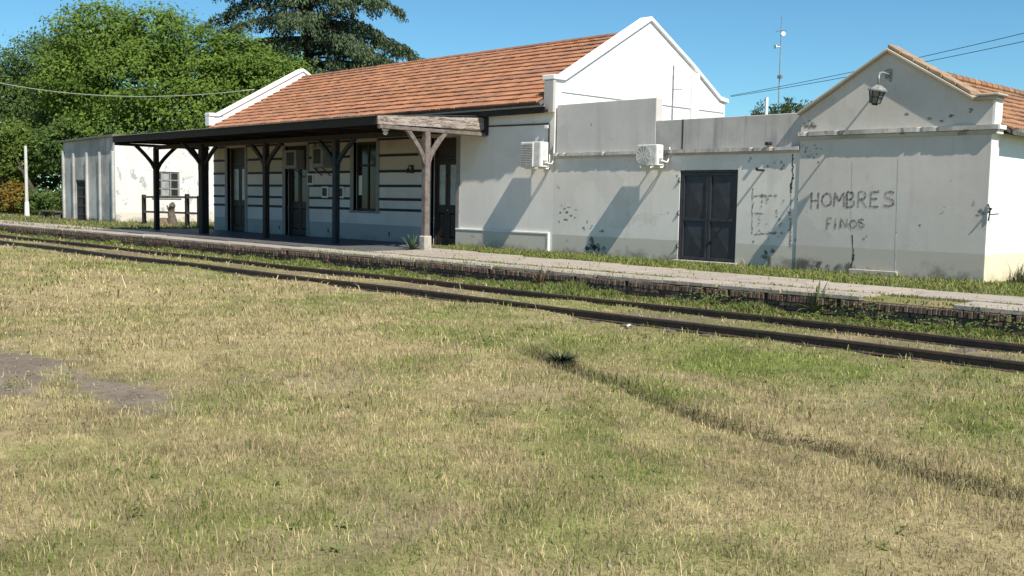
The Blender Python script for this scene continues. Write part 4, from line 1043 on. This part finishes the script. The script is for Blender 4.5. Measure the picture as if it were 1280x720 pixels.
def tree(name, label, base, lobes, nleaf, size, pal, tr=0.4, clump=0.6, seed=0, group='trees behind the shed'):
    t = thing(name, label, 'tree', base, group)
    o, cc = crown('crown', lobes, nleaf, size, pal, t, clump, seed)
    b = Vector(base); lo = min(l[2]-l[5]*0.3 for l in lobes); cx = sum(l[0] for l in lobes)/len(lobes); cy = sum(l[1] for l in lobes)/len(lobes)
    tp = [b+Vector((0,0,-0.3)), b+Vector((0.1,0.05,lo*0.5)), Vector((b.x*0.6+cx*0.4, b.y*0.6+cy*0.4, lo)), Vector((cx, cy, lo+2.5))]
    limbs(tp, [tr*1.25, tr, tr*0.8, tr*0.5], [tuple(l[:3]) for l in lobes], t, seed)
    return t
G1 = [(0.092,0.160,0.028), (0.185,0.262,0.048)]; G2 = [(0.070,0.120,0.032), (0.130,0.190,0.050)]; G3 = [(0.085,0.135,0.025), (0.165,0.215,0.045)]; G4 = [(0.060,0.090,0.035), (0.110,0.145,0.050)]
# right-hand vector of the view at these trees is about (.70,.71); lobes are given in world metres
def lobe(s, dep, z, r, rz): return (-50.5+s*0.70-dep*0.71, 11.0+s*0.71+dep*0.70, z, r, r, rz)
tree('broad_tree', 'tallest broad bright green tree behind the white shed', (-50.5,11.0,0), [lobe(-2.8,0,12.6,3.1,2.5), lobe(1.5,0,12.3,3.0,2.5), lobe(4.8,0.5,10.6,3.0,2.6), lobe(-4.6,0,9.6,2.9,2.6), lobe(0,-1.5,9.2,3.8,3.0), lobe(4.5,-1,7.2,3.2,2.6), lobe(-1.5,-1.5,5.6,3.6,2.4), lobe(8.2,0,8.8,2.9,2.6), lobe(10.6,0.5,6.6,3.0,2.6), lobe(7.4,0.5,11.0,2.4,2.0), lobe(10.2,1.0,9.6,2.6,2.2), lobe(12.4,1.5,8.0,2.4,2.2)], 98000, 0.130, G1, 0.45, 0.56, 5)
tree('dark_tree', 'loose darker green tree at the far left edge behind the pole', (-60.5,5.0,0), [lobe(-9.6,6,11.6,2.7,2.2), lobe(-7.2,6,9.2,2.6,2.2), lobe(-11.0,6,8.2,2.8,2.3), lobe(-8.0,5,6.2,3.0,2.2), lobe(-13,6,10,2.6,2.4), lobe(-6.3,5.5,12.4,2.1,1.8)], 42000, 0.115, G2, 0.4, 0.5, 6)
tree('young_tree', 'young yellow green tree beside the white pole at left', (-50.0,3.4,0), [lobe(-8.4,-2.5,4.9,1.9,1.5), lobe(-6.6,-2.5,4.2,1.6,1.3), lobe(-10.0,-2.5,3.9,1.7,1.3), lobe(-8.2,-3,3.2,1.6,1.0)], 15000, 0.12, G3, 0.16, 0.42, 7)
tree('understorey_tree', 'low dark green tree between shed roof and tall tree', (-46.0,12.5,0), [lobe(-3.4,-4,4.6,2.0,1.7), lobe(2.5,-2,4.2,2.4,1.8), lobe(6.0,-1.5,4.4,2.4,1.8), lobe(9.5,-1,4.2,2.2,1.9)], 22000, 0.13, G2, 0.25, 0.5, 8)
tree('backdrop_tree', 'dull green tree standing farthest back at the left edge', (-78,8,0), [(-80,2,7.0,5,5,3.5), (-76,8,6.2,5,5,3.4), (-84,-6,6.4,5,5,3.6), (-88,-14,6,6,6,3.5), (-70,16,5.5,5,5,3.5)], 22000, 0.20, G4, 0.5, 0.9, 9)
tree('backdrop_tree', 'low dull tree row seen between the white pole and the shed', (-70,6,0), [(-70,4,3.0,4,3,2.6), (-64,8,3.0,4,3,2.4), (-76,-1,3.0,4,3,2.6), (-82,-6,3.0,4.5,3,2.8), (-58,13,2.6,4,3,2.4), (-66,6,1.2,6,2,1.4), (-76,-2,1.2,6,2,1.4)], 24000, 0.17, G4, 0.3, 0.6, 10)
def shrub(label, base, lobes, n, size, pal, seed):
    t = thing('shrub', label, 'shrub', base, 'shrubs along the board fence')
    crown('foliage', lobes, n, size, pal, t, 0.25, seed)
    b = Vector(base); mb = MB()
    for l in lobes: mb.tube([b, b.lerp(Vector(l[:3]), 0.5)+Vector((jit(.1),jit(.1),0)), l[:3]], [0.05,0.035,0.015], 6)
    mb.build('stem', M['bark'], t); return t
shrub('dark low shrub behind the white pole', (-47.5,3.0,0), [(-47.5,3.0,0.8,1.3,0.8,0.9), (-46.2,3.2,0.7,0.9,0.7,0.7)], 3500, 0.10, G2, 21)
shrub('orange yellow dry shrub at the far left edge', (-51.5,2.6,0), [(-51.5,2.6,1.0,0.9,0.8,1.2), (-50.5,2.8,0.8,0.7,0.6,0.8)], 2600, 0.11, [(0.28,0.16,0.03),(0.20,0.17,0.04)], 22)
shrub('green shrub between bench and board fence', (-43.0,3.2,0), [(-43.0,3.2,0.9,1.0,0.7,1.0), (-42.0,3.3,0.6,0.7,0.6,0.6)], 3200, 0.10, [(0.06,0.10,0.025),(0.12,0.16,0.04)], 23)
shrub('tall dark shrub right against the left shed corner', (-41.0,5.0,0), [(-41.2,5.0,1.6,1.2,0.9,1.7), (-42.5,5.6,2.1,1.2,1.0,1.4)], 5000, 0.11, G2, 24)
# low tree top behind the annex
tt = thing('small_tree', 'small pointed tree top peeping over the annex parapet beside the mast', 'tree', (-3.7,21.6,0))
g_ = np.random.default_rng(31); C_ = []; N_ = []; Dr = []; cl = []
stemsb = MB().tube([(-3.7,21.6,-0.2), (-3.7,21.6,3), (-3.6,21.6,6.2)], [0.16,0.12,0.04], 8)
for i in range(110):
    a = g_.uniform(0, 2*math.pi); rr = 2.0*math.sqrt(g_.random()); z0 = 5.1+g_.uniform(-0.6, 0.9)*(1-rr/2.4)+0.15
    x0, y0 = -3.35+rr*math.cos(a)*1.15, 21.8+rr*math.sin(a)*1.15
    L_ = g_.uniform(0.4, 0.9)
    if i % 4 == 0: stemsb.tube([(-3.65,21.6,4.0), (x0, y0, z0), (x0, y0, z0+L_)], [0.04,0.025,0.01], 5)
    for j in range(60):
        t = g_.random(); C_.append((x0+g_.normal()*0.10, y0+g_.normal()*0.10, z0+t*L_)); v = g_.normal(size=3); N_.append(v); Dr.append((v[1]*.5, -v[0]*.5, 1.0))
        q = g_.random(); cl.append(np.array([0.05,0.085,0.03])*(1-q)+np.array([0.13,0.15,0.045])*q)
stemsb.build('trunk', M['bark'], tt)
leaves('crown', np.array(C_), np.array(N_), 0.075, np.array(cl), M['leaf'], tt, 0.4, np.array(Dr))
# cedar
cd = thing('cedar_tree', 'tall dark blue green cedar with drooping tiers behind the roof', 'tree', (-52.0,26.45,0))
g_ = np.random.default_rng(77); bm_ = MB(); bm_.tube([(-38.6,17.75,-0.3), (-38.6,17.75,8), (-38.55,17.75,16), (-38.5,17.8,25)], [0.62,0.5,0.3,0.05], 10)
C_ = []; N_ = []; Dr = []; cl = []
z = 5.5; BO = [(12.4,0.80,8.6), (13.0,0.72,7.4), (11.2,0.85,9.2), (15.6,0.78,6.6), (14.4,3.95,7.6), (12.2,3.9,7.2), (16.6,4.0,6.2), (11.6,0.5,7.0), (11.8,1.2,7.4)]
while z < 24:
    nb = 12 if z < 19 else 8
    extra = [q_ for q_ in BO if z <= q_[0] < z+1.65]
    for b in range(nb+len(extra)):
        a = g_.uniform(0, 2*math.pi); Lb = max(1.2, (9.3-0.33*(z-6)) * g_.uniform(0.66, 1.10)) if z > 6 else 6.5
        if z < 8: Lb *= 0.95
        zz = z+g_.uniform(-0.3, 0.3); pts = []
        if b >= nb: zz, a, Lb = extra[b-nb]
        for s in range(9):
            t = s/8; rise = 0.15*Lb*t-0.36*Lb*t**2.2
            pts.append(Vector((-38.6+math.cos(a)*Lb*t, 17.75+math.sin(a)*Lb*t, zz+rise)))
        bm_.tube(pts, [0.13*(1-0.85*s/8)*(0.5+Lb/14) for s in range(9)], 5)
        side = np.array([-math.sin(a), math.cos(a), 0]); fwd = np.array([math.cos(a), math.sin(a), 0])
        for s in range(int(Lb*12)):
            t = 0.03+0.97*g_.random()**0.6; i = min(int(t*8), 7); p = np.array(pts[i].lerp(pts[i+1], t*8-i))
            wspan = 0.24*Lb*(1-t)**0.6+0.30; off = g_.uniform(-1, 1)*wspan
            sp0 = p+side*off+fwd*abs(off)*0.5+np.array([0, 0, -0.20*abs(off)])
            hang = g_.uniform(0.35, 1.25); q0 = g_.random()
            for j in range(18):
                tt_ = g_.random(); c = sp0+np.array([g_.normal()*0.10, g_.normal()*0.10, 0.06-hang*tt_*0.85])+side*np.sign(off)*0.22*tt_+fwd*0.15*tt_
                C_.append(c); v = g_.normal(size=3)+np.array([fwd[0]*.6, fwd[1]*.6, 0.4]); N_.append(v); Dr.append(np.array([side[0]*np.sign(off)*0.4+fwd[0]*.3, side[1]*np.sign(off)*.4+fwd[1]*.3, -1.0])+g_.normal(size=3)*0.35)
                q = np.clip(q0*0.7+g_.random()*0.3, 0, 1); cl.append(np.array([0.048,0.076,0.042])*(1-q)+np.array([0.135,0.180,0.090])*q)
    z += 1.65
bm_.v = [(-52.0+1.2*(a+38.6), 26.45+1.2*(b-17.75), c*1.2) for a, b, c in bm_.v]
bm_.build('trunk', M['bark'], cd, smooth=True)
C_ = np.array([-52.0,26.45,0])+1.2*(np.array(C_)-np.array([38.6*-1,17.75,0]))
leaves('crown', C_, np.array(N_), 0.140, np.array(cl), M['needle'], cd, 0.38, np.array(Dr))

# ------------------------------------------------------------------ grass
def blades(name, X, Y, Z, H, Wd, cols, lean, mat, parent=None):
    n = len(X); a = rng.uniform(0, 2*np.pi, n); ld = rng.uniform(0, 2*np.pi, n)
    dx, dy = np.cos(a), np.sin(a); lx, ly = np.cos(ld)*lean*H, np.sin(ld)*lean*H
    P0 = np.stack([X, Y, Z-0.015], 1); Wv = np.stack([dx, dy, 0*dx], 1)*(Wd/2)[:, None]
    Mi = np.stack([X+lx*0.35, Y+ly*0.35, Z+H*0.58], 1); Tp = np.stack([X+lx, Y+ly, Z+H*np.sqrt(np.clip(1-lean**2*0.5, 0.2, 1))], 1)
    V_ = np.stack([P0-Wv, P0+Wv, Mi+Wv*0.75, Tp, Mi-Wv*0.75], 1).reshape(-1, 3)
    b = np.arange(n)[:, None]*5
    F_ = np.concatenate([b+np.array([[0,1,2]]), b+np.array([[0,2,4]]), b+np.array([[4,2,3]])], 0)
    c = np.repeat(cols, 5, 0)
    return np_mesh(name, V_, F_, mat, parent, c)
cam_az = math.atan2(cF.y, cF.x)
def in_view(X, Y, half=36):
    d = np.arctan2(Y-CAM.y, X-CAM.x)-cam_az; d = (d+np.pi) % (2*np.pi)-np.pi
    return np.abs(d) < math.radians(half)
def meadow(d0, d1, dens, hs, wd):
    A = (d1*d1-d0*d0)*math.radians(36); n = int(A*dens)
    r = np.sqrt(rng.uniform(d0*d0, d1*d1, n)); a = cam_az+rng.uniform(-1, 1, n)*math.radians(36)
    X = CAM.x+r*np.cos(a); Y = CAM.y+r*np.sin(a)
    patch = vnoise(X, Y, 0.22, 50)*0.6+vnoise(X, Y, 0.09, 60)*0.4
    keep = (Y < -5.75) & (rng.random(n) < np.clip(0.25+patch*1.15, 0, 1))
    for ry in RY: keep &= np.abs(Y-ry) > 0.055
    keep &= rng.random(n) > dirt_mask(X, Y)*0.95
    keep &= rng.random(n) > worn(X, Y)*0.5
    keep &= rng.random(n) > track_mask(Y)*np.clip(fbm(X, Y, 1.6, 12)*2.4-0.55, 0, 1)*0.9
    X, Y = X[keep], Y[keep]; n = len(X)
    g = green(X, Y); isg = rng.random(n) < (0.12+0.70*g)
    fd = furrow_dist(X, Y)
    H = hs*rng.gamma(5, 0.2, n)*(0.35+1.4*fbm(X, Y, 0.9, 70))*(1+0.8*np.exp(-(fd/0.18)**2))
    H = np.where(rng.random(n) < 0.02, H*2.0, H); H = H*np.where(np.abs(Y+8.4) < 0.8, 0.75, 1.0)
    cd_ = np.array([0.55,0.45,0.245])*rng.uniform(0.42, 1.18, (n, 1))+rng.normal(size=(n, 1))*np.array([[0.02,0.012,0.004]])
    cg_ = np.array([0.205,0.260,0.060])*rng.uniform(0.7, 1.3, (n, 1))
    c = np.clip(np.where(isg[:, None], cg_, cd_), 0.01, 1)
    c = c*mottle(X, Y)[:, None]
    fm = np.clip(1.6-fd/0.13, 0, 1)[:, None]*(0.6+0.4*rng.random((n, 1))); c = c*(1-fm)+np.array([0.035,0.036,0.018])*fm  # blades darkened too, so the furrow's painted dark line shows
    return X, Y, H, np.full(n, wd)*rng.uniform(0.7, 1.3, n), c
parts_ = [meadow(4.0, 8.5, 2500, 0.038, 0.0050), meadow(8.5, 13, 1300, 0.042, 0.007), meadow(13, 20, 480, 0.048, 0.012), meadow(20, 34, 110, 0.065, 0.022), meadow(34, 62, 22, 0.08, 0.045)]
X = np.concatenate([p[0] for p in parts_]); Y = np.concatenate([p[1] for p in parts_]); H = np.concatenate([p[2] for p in parts_]); Wd = np.concatenate([p[3] for p in parts_]); cc = np.concatenate([p[4] for p in parts_])
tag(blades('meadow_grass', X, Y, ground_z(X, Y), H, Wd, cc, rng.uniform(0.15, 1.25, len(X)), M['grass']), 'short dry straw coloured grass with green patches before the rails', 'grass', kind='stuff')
# weeds at the foot of the platform wall and beside the rails
n = 46000
X = 19-rng.exponential(17, n); Y = -5.66-np.abs(rng.normal(0, 0.38, n)); dens = fbm(X, Y*0.3, 1.5, 80)
keep = (X > -44) & (rng.random(n) < np.clip(dens*2.3-0.55, 0.05, 1)) & (Y > -7.45); X, Y, dens = X[keep], Y[keep], dens[keep]; n = len(X)
tall = np.clip((dens-0.42)*2.6, 0.15, 1.1)*np.clip(1.15-(-5.66-Y)*0.75, 0.25, 1)
H = 0.24*tall*rng.uniform(0.4, 1.25, n)+0.04
gsel = rng.random(n) < 0.72
c = np.where(gsel[:, None], np.array([0.155,0.215,0.050])*rng.uniform(0.6, 1.4, (n, 1)), np.array([0.30,0.24,0.12])*rng.uniform(0.6, 1.2, (n, 1)))
dist = np.hypot(X-CAM.x, Y-CAM.y)
tag(blades('platform_weeds', X, Y, ground_z(X, Y), H, 0.014+0.0009*dist*rng.uniform(.6,1.4,n), c, rng.uniform(0.1, 0.8, n), M['grass']), 'lush green weeds along the foot of the brick platform wall', 'weeds', kind='stuff')
# leafy weeds in the same belt
n = 3600
X = 18.6-rng.exponential(14, n); Y = -5.68-np.abs(rng.normal(0, 0.30, n)); dn = fbm(X, Y*0.3, 1.1, 88)
keep = (X > -34) & (dn > 0.50); X, Y, dn = X[keep], Y[keep], dn[keep]; n = len(X)
Zl = ground_z(X, Y)+rng.random(n)*np.clip((dn-0.45)*1.3, 0.05, 0.34)
C_ = np.stack([X, Y, Zl], 1); N_ = rng.normal(size=(n, 3))*0.6+np.array([0.2, -0.3, 0.9])
q = rng.random((n, 1)); cl = np.array([0.11,0.16,0.04])*(1-q)+np.array([0.21,0.25,0.07])*q
tag(leaves('leafy_weeds', C_, N_, 0.027, cl, M['leaf'], None, 0.6), 'broad leaved weeds growing against the platform bricks', 'weeds', kind='stuff')
# lawn strip on the platform
n = 60000
X = rng.uniform(-2.6, 23, n); inner = np.maximum(-1.55-np.maximum(0, X)*0.115, -3.4); Y = inner+0.12+rng.random(n)*(0.0-inner-0.10)
jn = rng.random(n) < 0.13
Y = np.where(jn, np.where(rng.random(n) < 0.55, -4.68+rng.normal(0, 0.05, n), np.where(rng.random(n) < .6, PLAT_Y+0.08+rng.normal(0, .07, n), rng.uniform(-5.5, -2.5, n))), Y)
sc_ = fbm(X, Y, 1.0, 95); keep = (rng.random(n) < np.clip(sc_*2.2-0.35, 0.1, 1)) & ~((X < XD+0.1) & (Y > -0.07))
keep &= ~((X > 5.95) & (X < 7.95) & (Y > -0.2))
X, Y = X[keep], Y[keep]; n = len(X)
H = 0.055*rng.gamma(5, 0.2, n)*(1+1.3*np.exp(-(Y/0.12)**2)*(X < XD))*np.where(Y < -4, 0.7, 1)
c = np.where((rng.random(n) < 0.72)[:, None], np.array([0.185,0.235,0.055])*rng.uniform(0.65, 1.4, (n, 1)), np.array([0.33,0.28,0.13])*rng.uniform(0.7, 1.2, (n, 1)))
dist = np.hypot(X-CAM.x, Y-CAM.y)
tag(blades('platform_lawn', X, Y, np.full(n, -0.02), H, 0.006+0.0008*dist, c, rng.uniform(0.1, 0.9, n), M['grass']), 'thin green grass strip between paving slabs and annex walls', 'grass', kind='stuff')
# grass on the yard at far left
n = 30000
X = rng.uniform(-62, -19.5, n); Y = np.where(rng.random(n) < 0.6, rng.uniform(-5.3, 1.1, n), rng.uniform(1, 9, n))
sc_ = fbm(X, Y, 2.2, 97); keep = (rng.random(n) < np.clip(sc_*2.4-0.6, 0.05, 1)) & ~((X < SX1+0.1) & (X > SX0-0.1) & (Y > SY0-0.15)) & ~((Y > -4.6) & (Y < -3.3) & (rng.random(n) < 0.8)) & ~((X > -20.2) & (Y < 0))
X, Y = X[keep], Y[keep]; n = len(X); c = np.where((rng.random(n) < 0.6)[:, None], np.array([0.13,0.17,0.045])*rng.uniform(0.7, 1.3, (n, 1)), np.array([0.34,0.29,0.14])*rng.uniform(0.7, 1.2, (n, 1)))
tag(blades('yard_grass', X, Y, np.full(n, -0.03), 0.09*rng.gamma(5, .2, n), np.full(n, 0.05), c, rng.uniform(0.1, .9, n), M['grass']), 'patchy short grass around the white shed', 'grass', kind='stuff')
# dark-coloured weeds at the sunlit side wall
n = 900
X = XD+0.25+np.abs(rng.normal(0, 0.35, n)); Y = rng.uniform(0.5, 3.6, n)
c = np.array([0.035,0.032,0.022])*rng.uniform(0.6, 1.8, (n, 1)); c[::4] = np.array([0.08,0.10,0.03])
tag(blades('dark_weeds', X, Y, np.full(n, -0.02), 0.20*rng.gamma(4, .25, n), np.full(n, 0.014), c, rng.uniform(0.05, .5, n), M['grass']), 'dark weeds at the foot of the sunlit side wall', 'weeds', kind='stuff')

# single plants
def spiky(name, label, base, n, L_, w, pal, seed, group=None, up=0.9):
    t = thing(name, label, 'plant', base, group); g = random.Random(seed)
    for i in range(n):
        a = g.uniform(0, 2*math.pi); l = L_*g.uniform(0.6, 1.1); e = g.uniform(0.35, up*1.4); pts = []; mb = MB(); Lf = []; Rt = []
        d = Vector((math.cos(a), math.sin(a), 0)); s_ = Vector((-d.y, d.x, 0))
        for k_ in range(5):
            f = k_/4; p = Vector(base)+d*(l*f*math.cos(e)+0.03)+Vector((0, 0, l*f*math.sin(e)-0.35*l*f*f*math.cos(e)))
            ww = w*(0.6+0.8*f)*(1-f)**0.6+0.002; Lf.append(p+s_*ww); Rt.append(p-s_*ww)
        for k_ in range(4): mb.quad(Rt[k_], Rt[k_+1], Lf[k_+1], Lf[k_])
        mb.build('leaf', pal, t)
    return t
M['agave'] = flat('grey_green_leaf', (0.085,0.125,0.075), 0.6, var=0.4, sc=5)
M['dark_leaf'] = flat('dark_grass_leaf', (0.045,0.060,0.030), 0.7, var=0.4, sc=5)
spiky('agave_plant', 'spiky grey green plant at the foot of the pale canopy post', (-1.5,-2.75,0.0), 34, 0.62, 0.030, M['agave'], 3)
spiky('grass_tussock', 'dark matted grass tussock at the upper end of the furrow in the meadow', (13.75,-12.72,-0.42), 280, 0.27, 0.007, M['dark_leaf'], 4, None, 0.62)
# scattered broad-leaved weeds and pebbles in the meadow
n = 1000
r = np.sqrt(rng.uniform(16, 500, n)); a = cam_az+rng.uniform(-1, 1, n)*math.radians(36); X = CAM.x+r*np.cos(a); Y = CAM.y+r*np.sin(a)
kp = (Y < -9.6) & (rng.random(n) < np.clip(green(X, Y)*0.9+0.12, 0, 1)); X, Y = X[kp], Y[kp]; k = np.repeat(np.arange(len(X)), 14); n = len(k)
an_ = rng.uniform(0, 2*np.pi, n); rr = 0.05*rng.random(n)*rng.uniform(0.5, 1.9, len(X))[k]
C_ = np.stack([X[k]+rr*np.cos(an_), Y[k]+rr*np.sin(an_), ground_z(X, Y)[k]+0.012+0.035*rng.random(n)], 1)
N_ = np.stack([np.cos(an_)*0.5, np.sin(an_)*0.5, np.ones(n)], 1)+rng.normal(size=(n, 3))*0.3
q = rng.random((len(X), 1))[k]; cl = np.array([0.16,0.21,0.06])*(1-q)+np.array([0.27,0.30,0.11])*q
tag(leaves('meadow_weeds', C_, N_, 0.017, cl, M['leaf'], None, 0.5), 'low broad leaved weeds scattered through the dry meadow', 'weeds', kind='stuff')
n = 9000
r = np.sqrt(rng.uniform(16, 420, n)); a = cam_az+rng.uniform(-1, 1, n)*math.radians(36); X = CAM.x+r*np.cos(a); Y = CAM.y+r*np.sin(a)
kp = (Y < -6) & (rng.random(n) < 0.03+0.95*dirt_mask(X, Y)+0.25*worn(X, Y)+0.35*track_mask(Y)); X, Y = X[kp], Y[kp]; n = len(X)
oc = np.array([(1,0,0),(-1,0,0),(0,1,0),(0,-1,0),(0,0,1),(0,0,-1)], float); of_ = np.array([(0,2,4),(2,1,4),(1,3,4),(3,0,4),(2,0,5),(1,2,5),(3,1,5),(0,3,5)])
sz = (0.008*rng.gamma(2.2, 0.6, n)+0.003)[:, None, None]; V_ = np.stack([X, Y, ground_z(X, Y)+0.004], 1)[:, None, :]+oc[None]*sz*rng.uniform(0.6, 1.4, (n, 6, 1))*np.array([1, 1, 0.6])
F_ = (np.arange(n)[:, None, None]*6+of_[None]).reshape(-1, 3); cc = np.repeat(np.array([0.30,0.26,0.21])*rng.uniform(0.5, 1.5, (n, 1)), 6, 0)
tag(np_mesh('pebbles', V_.reshape(-1, 3), F_, M['grass'], None, cc), 'small grey pebbles on the bare earth and track bed', 'pebbles', kind='stuff')
spiky('weed_plant', 'tall weed sprouting from platform edge opposite the graffiti', (13.1,-5.62,-0.30), 22, 0.62, 0.022, flat('pale_weed_leaf', (0.12,0.15,0.05), 0.7, var=0.4), 5, None, 1.1)
spiky('weed_plant', 'reddish weed clump at the platform wall below the plinth', (6.6,-5.66,-0.40), 26, 0.55, 0.022, flat('russet_weed_leaf', (0.13,0.10,0.05), 0.8, var=0.4), 6, None, 1.1)
# bits of litter
for (x, y, lb) in ((7.4,-6.6,'white scrap of paper in weeds below the plinth corner'), (11.9,-7.05,'white scrap of paper beside the far rail below the gate'), (12.2,-9.55,'white scrap of paper beside the near rail'), (15.1,-7.2,'white scrap of paper against far rail below the graffiti')):
    mb = MB(); z = float(ground_z(np.array(x), np.array(y)))+0.05
    P_ = [[(x-0.06+0.04*i+jit(.01), y-0.04+0.035*j+jit(.012), z+jit(.022)) for i in range(4)] for j in range(3)]
    for j in range(2):
        for i in range(3): mb.quad(P_[j][i], P_[j][i+1], P_[j+1][i+1], P_[j+1][i])
    tag(mb.build('paper_scrap', M['paper'], None), lb, 'litter', 'scraps of paper on the track bed')
